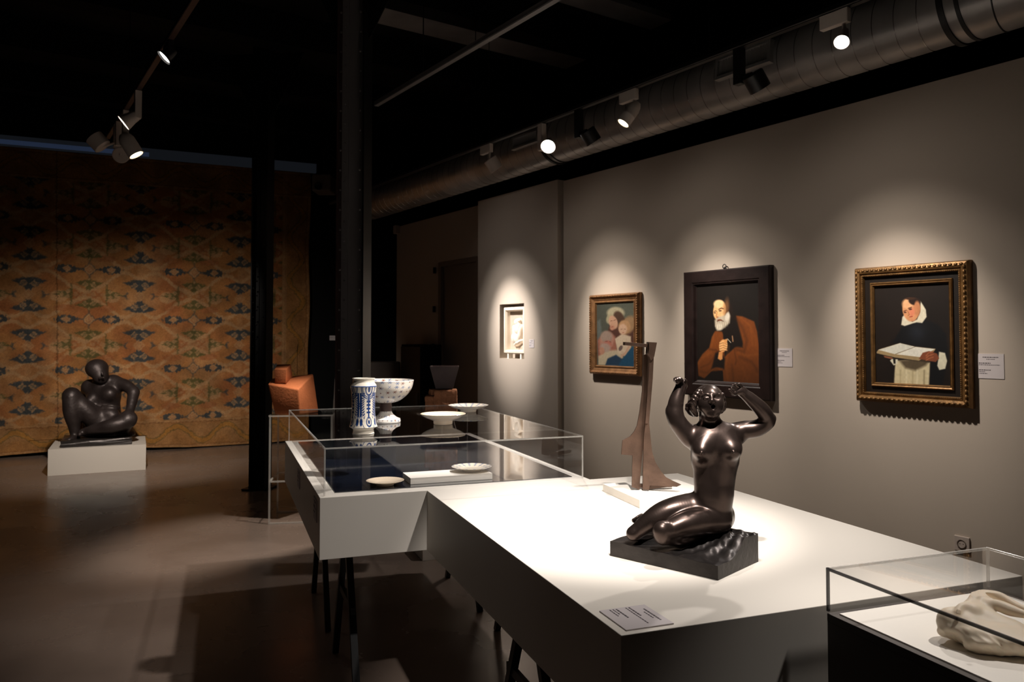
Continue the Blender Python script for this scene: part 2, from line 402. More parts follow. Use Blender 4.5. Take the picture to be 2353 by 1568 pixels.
    def obj(s, name, mat, parent=None, smooth_it=1):
        V, Q = s.mesh()
        for _ in range(smooth_it):      # one light relaxation
            acc = np.zeros_like(V); n = np.zeros(len(V))
            for a, b in ((0, 1), (1, 2), (2, 3), (3, 0)):
                np.add.at(acc, Q[:, a], V[Q[:, b]]); np.add.at(n, Q[:, a], 1)
                np.add.at(acc, Q[:, b], V[Q[:, a]]); np.add.at(n, Q[:, b], 1)
            V = V*.5+acc/np.maximum(n, 1)[:, None]*.5
        return np_mesh(name, V, Q, mat, parent, True)

# ------------------------------------------------------------------ painting kit: soft-edged patches of colour on a fine grid
class Paint:
    def __init__(s, w, h, nx, ny, bg):
        s.nx, s.ny, s.w, s.h = nx, ny, w, h
        s.u, s.v = np.meshgrid(np.linspace(0, 1, nx), np.linspace(0, 1, ny)); s.asp = h/w
        s.c = np.ones((ny, nx, 3))*np.array(bg)/255.; s.map = lambda x, y: (x, y)
        s.rng = np.random.RandomState(3)
    def noise(s, n, seed=0):
        r = np.random.RandomState(seed); g = r.rand(n+2, n+2)
        x = s.u*n; y = s.v*n; i = x.astype(int); j = y.astype(int); fx = x-i; fy = y-j
        fx = fx*fx*(3-2*fx); fy = fy*fy*(3-2*fy)
        return (g[j, i]*(1-fx)+g[j, i+1]*fx)*(1-fy)+(g[j+1, i]*(1-fx)+g[j+1, i+1]*fx)*fy
    def mix(s, m, col, op=1.0):
        m = (m*op)[..., None]; s.c = s.c*(1-m)+np.array(col)/255.*m
    def ell(s, x, y, rx, ry, col, soft=.25, rot=0, op=1.0, ref=None):
        u0, v0 = s.map(x, y); a, b = s.map(x+1, y), s.map(x, y+1)
        su = a[0]-u0; sv = b[1]-v0
        dx = (s.u-u0)/su; dy = (s.v-v0)/sv; c, q = math.cos(rot), math.sin(rot)
        X = (dx*c+dy*q)/rx; Y = (-dx*q+dy*c)/ry; r = np.sqrt(X*X+Y*Y)
        s.mix(np.clip((1-r)/soft+.5, 0, 1), col, op)
    def poly(s, pts, col, soft=.012, op=1.0):
        P = np.array([s.map(*p) for p in pts]); P[:, 1] *= s.asp; u = s.u; v = s.v*s.asp
        d = np.full(u.shape, 9.); ins = np.zeros(u.shape, bool); n = len(P)
        for i in range(n):
            a = P[i]; b = P[(i+1) % n]; e = b-a; wx = u-a[0]; wy = v-a[1]
            t = np.clip((wx*e[0]+wy*e[1])/(e@e+1e-12), 0, 1)
            d = np.minimum(d, np.hypot(wx-e[0]*t, wy-e[1]*t))
            c = ((a[1] > v) != (b[1] > v)) & (u < (b[0]-a[0])*(v-a[1])/(b[1]-a[1]+1e-12)+a[0]); ins ^= c
        sd = np.where(ins, d, -d); s.mix(np.clip(sd/soft+.5, 0, 1), col, op)
    def line(s, pts, wid, col, op=1.0, soft=1.0):
        P = np.array([s.map(*p) for p in pts]); P[:, 1] *= s.asp; u = s.u; v = s.v*s.asp; d = np.full(u.shape, 9.)
        for i in range(len(P)-1):
            a = P[i]; e = P[i+1]-a; wx = u-a[0]; wy = v-a[1]; t = np.clip((wx*e[0]+wy*e[1])/(e@e+1e-12), 0, 1)
            d = np.minimum(d, np.hypot(wx-e[0]*t, wy-e[1]*t))
        s.mix(np.clip((wid-d)/(wid*soft)+.2, 0, 1), col, op)
    def obj(s, name, mat, parent, y=0.0):
        s.c = np.clip(s.c*(1+.08*(s.noise(45, 5)-.5)[..., None]), 0, 1)
        X = (s.u-.5)*s.w; Z = (.5-s.v)*s.h; V = np.stack([X, np.full_like(X, y), Z], -1).reshape(-1, 3)
        i, j = np.meshgrid(np.arange(s.ny-1), np.arange(s.nx-1), indexing='ij'); n = s.nx
        Q = np.stack([(i+1)*n+j, (i+1)*n+j+1, i*n+j+1, i*n+j], -1).reshape(-1, 4)
        return np_mesh(name, V, Q, mat, parent, False, s.c.reshape(-1, 3))
# ================================================================== the room
def struct(o): return tag(o, kind='structure')
def slab(name, p0, p1, t0, t1, z0, z1, m, parent=None, bevel=0.0):
    """box between wall-parallel coordinates p (towards the picture wall) and t (along it)"""
    bm = bmesh.new(); vs = add_box(bm, p0, p1, t0, t1, z0, z1)
    R = Matrix(((NW.x, UW.x, 0, 0), (NW.y, UW.y, 0, 0), (0, 0, 1, 0), (0, 0, 0, 1)))
    bmesh.ops.transform(bm, matrix=R, verts=bm.verts[:])
    return bm_obj(name, bm, m, parent, bevel=bevel)
ZC = 4.7
struct(box('floor', -16, 12, -6, 20, -.1, 0, M['floor']))
struct(box('ceiling', -16, 12, -6, 20, ZC, ZC+.1, M['ceil']))
# picture wall, built as a free partition in front of the dark building wall
struct(slab('wall_right', PW, PW+.14, -2.6, 6.085, 0, 3.045, M['wall']))
# panel with the niche (a little proud), niche hole from t 6.69..7.16, z 1.27..1.86
PP = PW-.05
g = thing('wall_panel', None, None); struct(g)
na, nb, nz0, nz1 = 6.693, 7.156, 1.275, 1.86
for (t0, t1, z0, z1) in ((6.115, na, 0, 3.06), (nb, 7.61, 0, 3.06), (na, nb, 0, nz0), (na, nb, nz1, 3.06)):
    slab('panel_board', PP, PP+.26, t0, t1, z0, z1, M['wall'], g)
slab('niche_back', PP+.16, PP+.26, na, nb, nz0, nz1, M['wall'], g)
# recessed far stretch with a door
PF = PW+.28
k = PF/PW
fw = thing('wall_far', None, None); struct(fw)
ft0, z_ = onwall(1104, 470, PF); ft1, z_ = onwall(912, 522, PF); zf = z_
dt0, dz = onwall(1098, 597, PF); dt1, z_ = onwall(1012, 600, PF)
slab('wall_board', PF, PF+.14, 7.0, dt0, 0, zf, M['wall'], fw)
slab('wall_board', PF, PF+.14, dt1, ft1, 0, zf, M['wall'], fw)
slab('wall_board', PF, PF+.14, dt0, dt1, dz, zf, M['wall'], fw)
dr = thing('door_1', None, None); struct(dr)
slab('door_leaf', PF+.03, PF+.08, dt0+.03, dt1-.03, 0.01, dz-.02, M['door'], dr)
slab('door_frame', PF-.012, PF+.05, dt1-.03, dt1+.04, 0, dz+.04, M['door'], dr)
slab('door_frame', PF-.012, PF+.05, dt0-.04, dt0+.03, 0, dz+.04, M['door'], dr)
slab('door_frame', PF-.012, PF+.05, dt0+.03, dt1-.03, dz-.02, dz+.04, M['door'], dr)
for px, py in ((1003, 622), (1002, 711), (1000, 797)):
    t, z = onwall(px, py, PF); tube('hinge', PT(PF-.03, t, z-.04), PT(PF-.03, t, z+.04), .02, M['steel'], dr, n=10)
# building walls, painted black
struct(slab('wall_building', 5.6, 5.75, -3, 13.5, 0, ZC, M['black']))
struct(slab('wall_rear', -12, 5.6, -3.1, -2.95, 0, ZC, M['black']))
A_ = onz(0, 1055, 0); B_ = onz(575, 1023, 0); RU = (B_-A_).normalized(); RN = Vector((-RU.y, RU.x, 0))
ROT_RUG = math.atan2(RU.y, RU.x)
wb = box('wall_back', -5, 9.5, .14, .3, 0, ZC, M['black'], loc=A_, rot=(0, 0, ROT_RUG)); struct(wb)
struct(slab('wall_left', -9.2, -9, -3, 13, 0, ZC, M['black']))
# ceiling beams and soffit slabs between them, pale in place of light falling there
for i in range(9):
    t = -.2+i*1.55
    struct(slab('trim_%d' % (i+1), -9, 5.6, t, t+.22, ZC-.32, ZC, M['black']))
def pt_at(px, py, z): v = onz(px, py, z); return v.dot(NW), v.dot(UW)
for n_, (q0, q1, ya, yb) in enumerate((((860, 30), (1345, 150), (1190, 62), (1190, 132)), ((1150, 0), (1700, 110), (1400, 0), (1400, 40)))):
    z_s = ZC-.06; pa, pb = pt_at(*q0, z_s)[0], pt_at(*q1, z_s)[0]; tb, ta = pt_at(*ya, z_s)[1], pt_at(*yb, z_s)[1]
    struct(slab('trim_%d' % (n_+12), min(pa, pb), max(pa, pb), min(ta, tb), max(ta, tb), z_s, ZC-.001, M['soffit']))

# ------------------------------------------------------------------ steel columns
def column(name, label, px, Y, wdt, m1, m2, base_px=None):
    c = ony(px, 776, Y); c.z = 0
    g = thing(name, label, 'column', c, math.radians(-6), 'steel columns carrying the roof')
    w2 = wdt/2
    box('flange', -w2, -w2+.012, -w2, w2, 0, ZC, m1, g)
    box('flange', w2-.012, w2, -w2, w2, 0, ZC, M['steel'], g)
    box('web', -w2+.012, w2-.012, -.01, .01, 0, ZC, m2, g)
    for sx in (-1, 1):
        for sy in (-1, 1):
            bm = bmesh.new(); x = sx*(w2-.012)
            add_box(bm, min(x, x-sx*.05), max(x, x-sx*.05), sy*.01 if sy > 0 else -.018, sy*.01+.008 if sy > 0 else -.01, 0, ZC)
            bm_obj('angle_iron', bm, m2, g)
    box('base_plate', -w2-.05, w2+.05, -w2-.05, w2+.05, 0, .015, M['steel'], g)
    bm = bmesh.new()
    z = .18
    while z < ZC-.1:
        for sx in (-1, 1):
            bmesh.ops.create_icosphere(bm, subdivisions=1, radius=.009, matrix=Matrix.Translation((sx*(w2-.035), -.02, z)))
            bmesh.ops.create_icosphere(bm, subdivisions=1, radius=.009, matrix=Matrix.Translation((sx*(w2-.03), -w2-.001, z+.07)))
        for sy in (-.5, .5):
            bmesh.ops.create_icosphere(bm, subdivisions=1, radius=.009, matrix=Matrix.Translation((-w2-.002, sy*w2, z)))
        z += .145
    tag(bm_obj('rivets', bm, m2, g, smooth=True), kind='stuff')
    # gusset plates at the head
    for sx in (-1, 1):
        prism('gusset', [(sx*w2, -.01, ZC-.33), (sx*(w2+.34), -.01, ZC-.33), (sx*w2, -.01, ZC-1.0)], (0, .012, 0), M['steel'], g)
    return g
column('steel_column', 'riveted dark steel column rising behind the glass display table', 812, 5.75, .205, M['rustcol'], M['greycol'])
column('steel_column', 'black steel column in front of the patterned rug', 601, 7.84, .165, M['steel'], M['steel'])

# ------------------------------------------------------------------ spiral duct
q_d = 1.765; p_d = 4.25; r_d = .20
dg = thing('ventilation_duct', 'large galvanised spiral duct running above the picture wall', 'duct', PT(p_d, 0, CAMZ+q_d), 0)
def ductpt(t): return UW*t
tend, _ = 9.9, 0
bm = bmesh.new(); add_tube(bm, ductpt(-2.5), ductpt(2.06), r_d+.012, n=64); o = bm_obj('duct_section', bm, M['duct'], dg, smooth=True); auto(o)
bm = bmesh.new(); add_tube(bm, ductpt(2.06), ductpt(5.55), r_d, n=64); o = bm_obj('duct_section', bm, M['duct'], dg, smooth=True); auto(o)
bm = bmesh.new(); add_tube(bm, ductpt(5.55), ductpt(9.6), r_d, n=64); o = bm_obj('duct_section', bm, M['duct'], dg, smooth=True); auto(o)
for t, th_, w_ in ((2.06, .022, .03), (1.98, .018, .02), (5.55, .012, .03), (5.48, .008, .012)):
    bm = bmesh.new(); add_tube(bm, ductpt(t-w_/2), ductpt(t+w_/2), r_d+th_, n=64); o = bm_obj('coupling_band', bm, M['rubber'], dg, smooth=True); auto(o)
# raised spiral lock seam: one continuous helical ridge
def helix(name, t0, t1, r, pitch, mt, hh=.005, wseam=.007):
    V = []; n = 48; steps = int((t1-t0)/pitch*n)
    e1 = NW; e2 = Vector((0, 0, 1))
    for i in range(steps+1):
        a = 2*math.pi*i/n; tt = t0+pitch*i/n; d = e1*math.cos(a)+e2*math.sin(a)
        for dt, rr in ((-wseam/2, r-.001), (-wseam/3, r+hh), (wseam/3, r+hh), (wseam/2, r-.001)): V.append(d*rr+UW*(tt+dt))
    V = np.array([list(v) for v in V]); i = np.arange(steps)[:, None]*4; Q = []
    for k_ in range(3): Q.append(np.concatenate([i+k_, i+k_+1, i+k_+5, i+k_+4], 1))
    np_mesh(name, V, np.concatenate(Q), mt, dg, False)
helix('spiral_seam', -2.4, 1.95, r_d+.012, .165, M['rubber'])
helix('spiral_seam', 2.12, 5.45, r_d, .125, M['ductr'], .003, .004)
helix('spiral_seam', 5.62, 9.55, r_d, .125, M['ductr'], .003, .004)
# hangers
for t in (.6, 3.9, 6.7): tube('hanger_rod', UW*t+Vector((0, 0, r_d)), UW*t+Vector((0, 0, ZC-CAMZ-q_d)), .004, M['steel'], dg, n=8)
# supply grilles on the duct
def grille(t, ln, hgt):
    lo = PT(p_d, t, CAMZ+q_d); a = math.radians(174)
    d = NW*math.cos(a)+Vector((0, 0, 1))*math.sin(a)
    g = bpy.data.objects.new('air_grille', None); link(g, dg); g.location = lo+d*(r_d+.01)-dg.location
    X = UW.copy(); Yv = -d; Zv = X.cross(Yv)
    g.matrix_local = Matrix(((X.x, Yv.x, Zv.x, g.location.x), (X.y, Yv.y, Zv.y, g.location.y), (X.z, Yv.z, Zv.z, g.location.z), (0, 0, 0, 1)))
    for (x0, x1, z0, z1) in ((-ln/2, ln/2, hgt/2-.02, hgt/2), (-ln/2, ln/2, -hgt/2, -hgt/2+.02), (-ln/2, -ln/2+.02, -hgt/2+.02, hgt/2-.02), (ln/2-.02, ln/2, -hgt/2+.02, hgt/2-.02)):
        box('frame_side', x0, x1, -.02, .035, z0, z1, M['duct'], g)
    me = None; n = int((ln-.05)/.022)
    for i in range(n):
        x = -ln/2+.035+i*(ln-.07)/(n-1)
        if me is None:
            o = box('slat', -.002, .002, -.012, .012, -hgt/2+.021, hgt/2-.021, M['duct'], g); me = o.data
        else: o = bpy.data.objects.new('slat', me); link(o, g)
        o.location = (x, 0, 0); o.rotation_euler = (0, 0, .5)
    box('backing', -ln/2+.02, ln/2-.02, .02, .03, -hgt/2+.02, hgt/2-.02, M['black'], g)

# ------------------------------------------------------------------ lighting tracks
def track(label, p, t0, t1, m, z=ZT, drops=()):
    g = thing('lighting_track', label, 'lighting track', PT(p, 0, z), 0, 'ceiling lighting tracks')
    def b(name, w0, w1, a0, a1, mm):
        bm = bmesh.new(); add_box(bm, w0, w1, t0, t1, a0, a1)
        R = Matrix(((NW.x, UW.x, 0, 0), (NW.y, UW.y, 0, 0), (0, 0, 1, 0), (0, 0, 0, 1))); bmesh.ops.transform(bm, matrix=R, verts=bm.verts[:])
        return bm_obj(name, bm, mm, g)
    b('rail', -.017, .017, 0, .034, m)
    b('contact_strip', -.019, -.017, .004, .010, M['greycol']); b('contact_strip', .017, .019, .004, .010, M['greycol'])
    for t in drops: tube('hanger_rod', UW*t+Vector((0, 0, .034)), UW*t+Vector((0, 0, ZC-z)), .004, M['steel'], g, n=8)
track('black lighting track in front of the silver duct', P3, -2.2, 9.4, M['steel'], drops=(.5, 3.2, 5.9, 8.6))
track('lighting track crossing the ceiling above the glass display table', P2, -2, 5.35, M['greycol'], z=3.22, drops=(1.0, 4.6))
track('dim lighting track above the floor left of the tables', P1, -1.5, 8.2, M['rustcol'], z=3.37, drops=(1.2, 4.4, 6.9))
# ------------------------------------------------------------------ spotlights
def adapter(g, kind, m, dirn=1, L=.14):
    R = Matrix(((UW.x, NW.x, 0, 0), (UW.y, NW.y, 0, 0), (0, 0, 1, 0), (0, 0, 0, 1)))
    bm = bmesh.new()
    if kind == 'flat': add_box(bm, -.08, .08, -.018, .018, -.075, 0)
    elif kind == 'tall': add_box(bm, -.028, .028, -.024, .024, -.21, 0)
    bmesh.ops.transform(bm, matrix=R, verts=bm.verts[:])
    bm_obj('adapter_box', bm, m, g, bevel=.004)
def track_lamp(label, at, aim, kind='flat', hk='barrel', m=None, lens=None, r=.05, L=.14, side=None, ztrack=ZT, group='spotlights on the ceiling tracks', indicator=False, drop=.13):
    m = m or M['lampw']; at = Vector(at); base = Vector((at.x, at.y, ztrack))
    g = thing('track_spotlight', label, 'spotlight', base, 0, group)
    adapter(g, kind, m)
    piv = Vector((0, 0, -.10 if kind == 'flat' else -.17)) + (Vector(side) if side else Vector((0, 0, 0)))
    st0 = Vector((0, 0, -.07)) if kind == 'flat' else Vector((0, 0, -.17))
    if kind == 'flat': st0 = UW*(-.05)+st0; piv = UW*(-.05)+Vector((0, 0, -drop)) + (Vector(side) if side else Vector((0, 0, 0)))
    tube('stem', st0, piv, .010, m, g, n=10)
    d = (Vector(aim)-(base+piv)).normalized(); rot = (-d).to_track_quat('Z', 'Y').to_euler()
    # head axis local -z looks at the aim; origin at the pivot
    if hk == 'barrel': prof = [(.0, .05), (r*.55, .045), (r*.85, .02), (r, -.01), (r, -L*.45), (r*1.015, -L*.46), (r*1.015, -L*.5), (r, -L*.51), (r, -L), (r*.9, -L), (r*.86, -L+.02)]
    elif hk == 'bell': prof = [(0, .04), (r*.5, .035), (r*.7, 0), (r*.75, -.03), (r*1.05, -L), (r*.97, -L), (r*.9, -L+.015)]
    else: prof = [(0, .0), (r*.9, 0), (r, -.006), (r, -L), (r*.92, -L), (r*.88, -.02), (0, -.02)]
    h = lathe('lamp_head', prof, m, g, n=40, loc=piv, rot=rot); auto(h, .5)
    if lens is not None:
        bm = bmesh.new(); bmesh.ops.create_circle(bm, cap_ends=True, segments=32, radius=r*.86, matrix=Matrix.Translation((0, 0, -L+.012)))
        l = bm_obj('lens', bm, lens, h)
    else:
        bm = bmesh.new(); bmesh.ops.create_circle(bm, cap_ends=True, segments=32, radius=r*.86, matrix=Matrix.Translation((0, 0, -L+.03)))
        bm_obj('lens', bm, M['steel'], h)
    if indicator: tube('indicator', piv+Vector((-.03, -.03, .02)), piv+Vector((-.032, -.034, .02)), .004, M['red'], g, n=8)
    return g, base+piv+d*(L+.01)
def beam_at(k, pos, aim=None):
    o = SPOTS[k]; o.location = pos
    a = Vector(LIGHTS[k]['aim']) if aim is None else Vector(aim)
    o.rotation_euler = (a-Vector(pos)).to_track_quat('-Z', 'Y').to_euler()
    for q_ in SPILL.get(k, ()): q_.location = pos; q_.rotation_euler = o.rotation_euler
def tr_p(px, p):    # t where the image column px crosses a track
    d = ray(px, 300); k_ = p/(d.x*NW.x+d.y*NW.y); return (d.x*UW.x+d.y*UW.y)*k_
grille(tr_p(1712, p_d-r_d), .44, .15)
grille(tr_p(1210, p_d-r_d), .40, .12)
LW = 'spotlights on the track by the duct'
# the seven along the duct, right to left
_, e = track_lamp('glowing white spotlight in front of the duct at the top right', PT(P3, tr_p(1922, P3), 0), LIGHTS['back']['aim'], 'flat', 'bell', lens=M['bulb'], r=.038, L=.085, group=LW); beam_at('back', e)
_, e = track_lamp('black ring-shaped spotlight in front of the nearer air grille', PT(P3, tr_p(1700, P3), 0), LIGHTS['monk']['aim'], 'tall', 'ring', m=M['lampb'], r=.062, L=.10, side=UW*(-.09), group=LW); beam_at('monk', e)
_, e = track_lamp('white barrel spotlight tilted down to the left with a glowing rim', PT(P3, tr_p(1445, P3), 0), LIGHTS['left']['aim'], 'flat', 'barrel', lens=M['bulbw'], r=.045, L=.13, group=LW); beam_at('left', e)
_, e = track_lamp('small black spotlight between the two white ones on the duct track', PT(P3, tr_p(1330, P3), 0), LIGHTS['apostle']['aim'], 'tall', 'ring', m=M['lampb'], r=.06, L=.10, side=UW*(-.09), group=LW); beam_at('apostle', e)
_, e = track_lamp('brightest white spotlight on the duct track shining towards the viewer', PT(P3, tr_p(1245, P3), 0), LIGHTS['front']['aim'], 'tall', 'bell', lens=M['bulb'], r=.058, L=.06, side=UW*(-.10)+Vector((0, 0, .0)), group=LW); beam_at('front', e)
_, e = track_lamp('farthest white spotlight on the duct track with its back to us', PT(P3, tr_p(1118, P3), 0), LIGHTS['mother']['aim'], 'flat', 'ring', r=.06, L=.11, group=LW); beam_at('mother', e)
# the group on the left track
LG = 'spotlights on the dim left track'
def l_at(px, z): return PT(P1, tr_p(px, P1), 0)
_, e = track_lamp('glowing disc spotlight highest on the dim left track', l_at(384, 0), Vector((-4.4, 3.6, .6)), 'flat', 'bell', m=M['lampb'], lens=M['bulb'], r=.050, L=.05, ztrack=3.37, group=LG, drop=.078)
_, e = track_lamp('white box spotlight with a glowing oval lens on the left track', l_at(316, 0), Vector((-5.4, 4.9, 1.0)), 'tall', 'bell', lens=M['bulb'], r=.06, L=.10, ztrack=3.37, side=(-.02, 0, -.02), group=LG); beam_at('floor_l', e)
_, e = track_lamp('spotlight with a red indicator and warm glowing rim on the left track', l_at(288, 0), Vector((-1.0, 6.8, -.4)), 'tall', 'barrel', lens=M['bulbw'], r=.062, L=.15, ztrack=3.37, side=UW*-.06+Vector((0, 0, -.08)), group=LG, indicator=True)
_, e = track_lamp('unlit white drum spotlight facing up at the left end of the cluster', l_at(272, 0), Vector((-6.5, 6.0, 6.5)), 'tall', 'ring', r=.075, L=.11, ztrack=3.37, side=(-.13, 0, -.05), group=LG)
_, e = track_lamp('unlit white drum spotlight lowest in the cluster over the rug', l_at(268, 0), Vector((-4.2, 9.0, 3.9)), 'tall', 'ring', r=.07, L=.10, ztrack=3.37, side=(.04, 0, -.10), group=LG); beam_at('rug_a', PT(P1, 6.9, 2.74)); beam_at('rug_b', PT(P1-.05, 6.95, 2.78))
# tiny far lamps
tag(tube('wall_lamp', onz(777, 500, 2.9)*0+ony(777, 500, 11.9)+Vector((0, -.02, 0)), ony(777, 500, 11.9)+Vector((0, .03, 0)), .022, M['dot'], n=12), 'tiny bright lamp in the dark left of the riveted column', 'lamp')
pj = thing('projector', 'dim boxy projector hanging in the dark right of the rug', 'projector', ony(745, 425, 11.0))
box('body', -.13, .13, -.18, .18, -.12, .12, M['door'], pj, bevel=.02); tube('bracket', (0, 0, .12), (0, 0, .9), .015, M['steel'], pj)
lathe('lens', [(0, 0), (.05, 0), (.05, .05), (.04, .05), (.035, .02), (0, .02)], M['steel'], pj, n=20, loc=(-.03, -.18, -.06), rot=(math.pi/2, 0, 0))
tube('projector_mount', (0, 0, .9), (0, 0, ZC-pj.location.z), .02, M['steel'], pj)
# ================================================================== tables and cases
def slabx(name, O, x0, x1, y0, y1, z0, z1, m, parent=None, bevel=0.0):
    return box(name, x0, x1, y0, y1, z0, z1, m, parent, bevel)
def table(label, O, w_, l_, trest, m=None, z0=T-.237):
    g = thing('display_table', label, 'table', (O.x, O.y, 0), PH, 'white display tables on black trestles')
    box('tabletop', 0, w_, 0, l_, z0, T, m or M['white'], g, bevel=.0015)
    for y in trest:
        tr = bpy.data.objects.new('trestle', None); link(tr, g); tr.location = (0, y, 0)
        box('trestle_beam', .12, w_-.12, -.02, .02, z0-.04, z0-.001, M['steel'], tr)
        for x in (.165, w_-.165):
            for s in (-1, 1):
                bm = bmesh.new(); a = Vector((x, s*.03, z0-.001)); b = Vector((x, s*.33, 0))
                d = (b-a).normalized(); wv = Vector((.014, 0, 0)); tv = d.cross(Vector((1, 0, 0))).normalized()*.014
                vs = [bm.verts.new(q+sx*wv+sy*tv) for q in (a, b) for sx, sy in ((-1, -1), (1, -1), (1, 1), (-1, 1))]
                for f in ((0, 1, 2, 3), (7, 6, 5, 4), (0, 4, 5, 1), (1, 5, 6, 2), (2, 6, 7, 3), (3, 7, 4, 0)): bm.faces.new([vs[i] for i in f])
                bm_obj('leg', bm, M['steel'], tr)
            box('crossbar', x-.008, x+.008, -.20, .20, z0-.30, z0-.27, M['steel'], tr)
    return g
A = onz(735, 1145, T)
vit = table('white trestle table under the long glass case of ceramics', A, 1.145, 1.765, (.42, 1.36))
B = onz(981, 1127.6, T); LF = 1.635
C0 = C_0
front = table('white trestle table carrying the kneeling bronze woman', C0, 1.165, LF-.004, (.36, .93))
Cc = onz(1897, 1405, T)
# plinth case at the right
pl = thing('display_plinth', 'display plinth in shade-darkened white under the small glass case', 'plinth', (Cc-UY*1.25).to_tuple()[:2]+(0,), PH)
box('body', 0, .50, 0, 1.245, 0, T-.02, M['shadewhite'], pl, bevel=.001)
box('top_board', .0, .50, 0, 1.245, T-.02, T-.003, M['shadewhite'], pl)
box('white_liner', .018, .482, .018, 1.227, T-.0029, T, M['whitec'], pl)
def glass_case(name, label, O, w_, l_, h_, th=.006, em=None, inset=0.0, lid_in=True):
    em = em or M['edge']; e = .0062
    g = thing(name, label, 'glass case', (O.x, O.y, T), PH)
    z0 = .001
    box('side_pane', e, w_-e, 0.0005, th, z0, h_-e, M['glass'], g); box('side_pane', e, w_-e, l_-th, l_-.0005, z0, h_-e, M['glass'], g)
    box('side_pane', 0.0005, th, e, l_-e, z0, h_-e, M['glass'], g); box('side_pane', w_-th, w_-.0005, e, l_-e, z0, h_-e, M['glass'], g)
    box('lid_pane', e, w_-e, e, l_-e, h_-th, h_, M['glass'], g)
    for (x0, x1, y0, y1, a0, a1) in ((0, e, 0, e, z0, h_), (w_-e, w_, 0, e, z0, h_), (0, e, l_-e, l_, z0, h_), (w_-e, w_, l_-e, l_, z0, h_),
                                     (e, w_-e, 0, e, h_-e, h_), (e, w_-e, l_-e, l_, h_-e, h_), (0, e, e, l_-e, h_-e, h_), (w_-e, w_, e, l_-e, h_-e, h_)):
        box('polished_edge', x0, x1, y0, y1, a0, a1, em if (x1 <= e+1e-6 and (y0 < .5*l_ or True)) or em is M['edge'] else M['edge'], g, bevel=.001)
    return g
HG = .186
gc = glass_case('glass_case', 'long low glass case with jars and dishes standing on its lid', A+UX*.018+UY*.028, 1.11, 1.72, HG)
cb = tag(box('case_base', .05, 1.078, .05, 1.65, 0, .0025, M['mirror'], loc=(A+UX*.018+UY*.028).to_tuple()[:2]+(T+.0005,), rot=(0, 0, PH)), 'glossy dark navy panel lining the inside of the long glass case', 'panel')
cb.data.materials[0] = M['mirror']
# the case over the marble is taller by its own measure
t1, t2 = onz(1900, 1314, T+.09), 0
glass_case('glass_case', 'small low glass case over the cream marble figure at the right', Cc-UY*1.25, .50, 1.248, .098, em=M['edged'])

# labels on table and vitrine sides
def card(name, label, w_, h_, lines, M4=None, loc=None, rot=None, group='small printed label cards', th=.003, mirrored=False):
    g = thing(name, label, 'label', loc or (0, 0, 0), 0, group)
    if rot is not None: g.rotation_euler = rot
    box('card', -w_/2, w_/2, -th, 0, -h_/2, h_/2, M['paper'], g)
    bm = bmesh.new()
    for (x0, x1, z, t_) in lines:
        x = x0
        r = random.Random(int(z*1000)+int(w_*1e4))
        while x < x1:
            wd = min(r.uniform(.03, .09), x1-x)
            add_box(bm, (x-.5)*w_, (x+wd-.5)*w_, -th-.0004, -th, (z-.5-t_/2)*h_, (z-.5+t_/2)*h_); x += wd+.018
    bm_obj('print_lines', bm, M['ink'], g)
    return g
LINES = [(.2, .8, .86, .035), (.34, .66, .78, .025), (.05, .5, .62, .035), (.05, .85, .55, .025), (.05, .5, .34, .035), (.05, .3, .27, .025), (.05, .38, .20, .025)]
for px, py, w_, h_, lab in ((2277, 842, .14, .14, 'white label card right of the gilt-framed monk painting'), (1803, 822, .13, .13, 'white label card right of the black-framed bearded man'), (1222, 790, .085, .085, 'faint label card right of the white relief niche')):
    p_ = PW if px > 1290 else PP
    t, z = onwall(px, py, p_)
    card('wall_label', lab, w_, h_, LINES, loc=PT(p_, t, z), rot=(0, 0, ROT_WALL))
# card lying at the near corner of the front table (reads from the left side)
a, b, c = onz(1406, 1424, T), onz(1455, 1459-.5, T), onz(1527, 1449, T)
cx = (a+c)/2; card('table_label', 'label card lying at the near corner of the white table', .125, .115, LINES, loc=(C0+UX*.078+UY*.078).to_tuple()[:2]+(T,), rot=(-math.pi/2, 0, PH-math.pi/2))
# two small cards on the long side of the vitrine table
for py_, lab, yy in ((1120, 'nearer small card on the long side of the glass case table', .14), (1065, 'farther small card on the long side of the glass case table', .86)):
    card('table_side_label', lab, .11, .085, LINES[:5], loc=(A+UY*yy).to_tuple()[:2]+(T-.07,), rot=(0, 0, PH-math.pi/2))
# wall socket
t, z = onwall(2212, 1250); sk = thing('wall_socket', 'square wall socket low on the picture wall', 'socket', PT(PW, t, z), ROT_WALL)
box('cover_plate', -.043, .043, -.012, 0, -.043, .043, M['socket'], sk, bevel=.003)
lathe('socket_well', [(0, -.004), (.018, -.004), (.02, .002), (.026, .004), (.026, 0)], M['door'], sk, n=32, loc=(0, -.012, 0), rot=(math.pi/2, 0, 0))
for s in (-1, 1): tube('pin_hole', (s*.009, -.0125, 0), (s*.009, -.0085, 0), .0025, M['black'], sk, n=8)
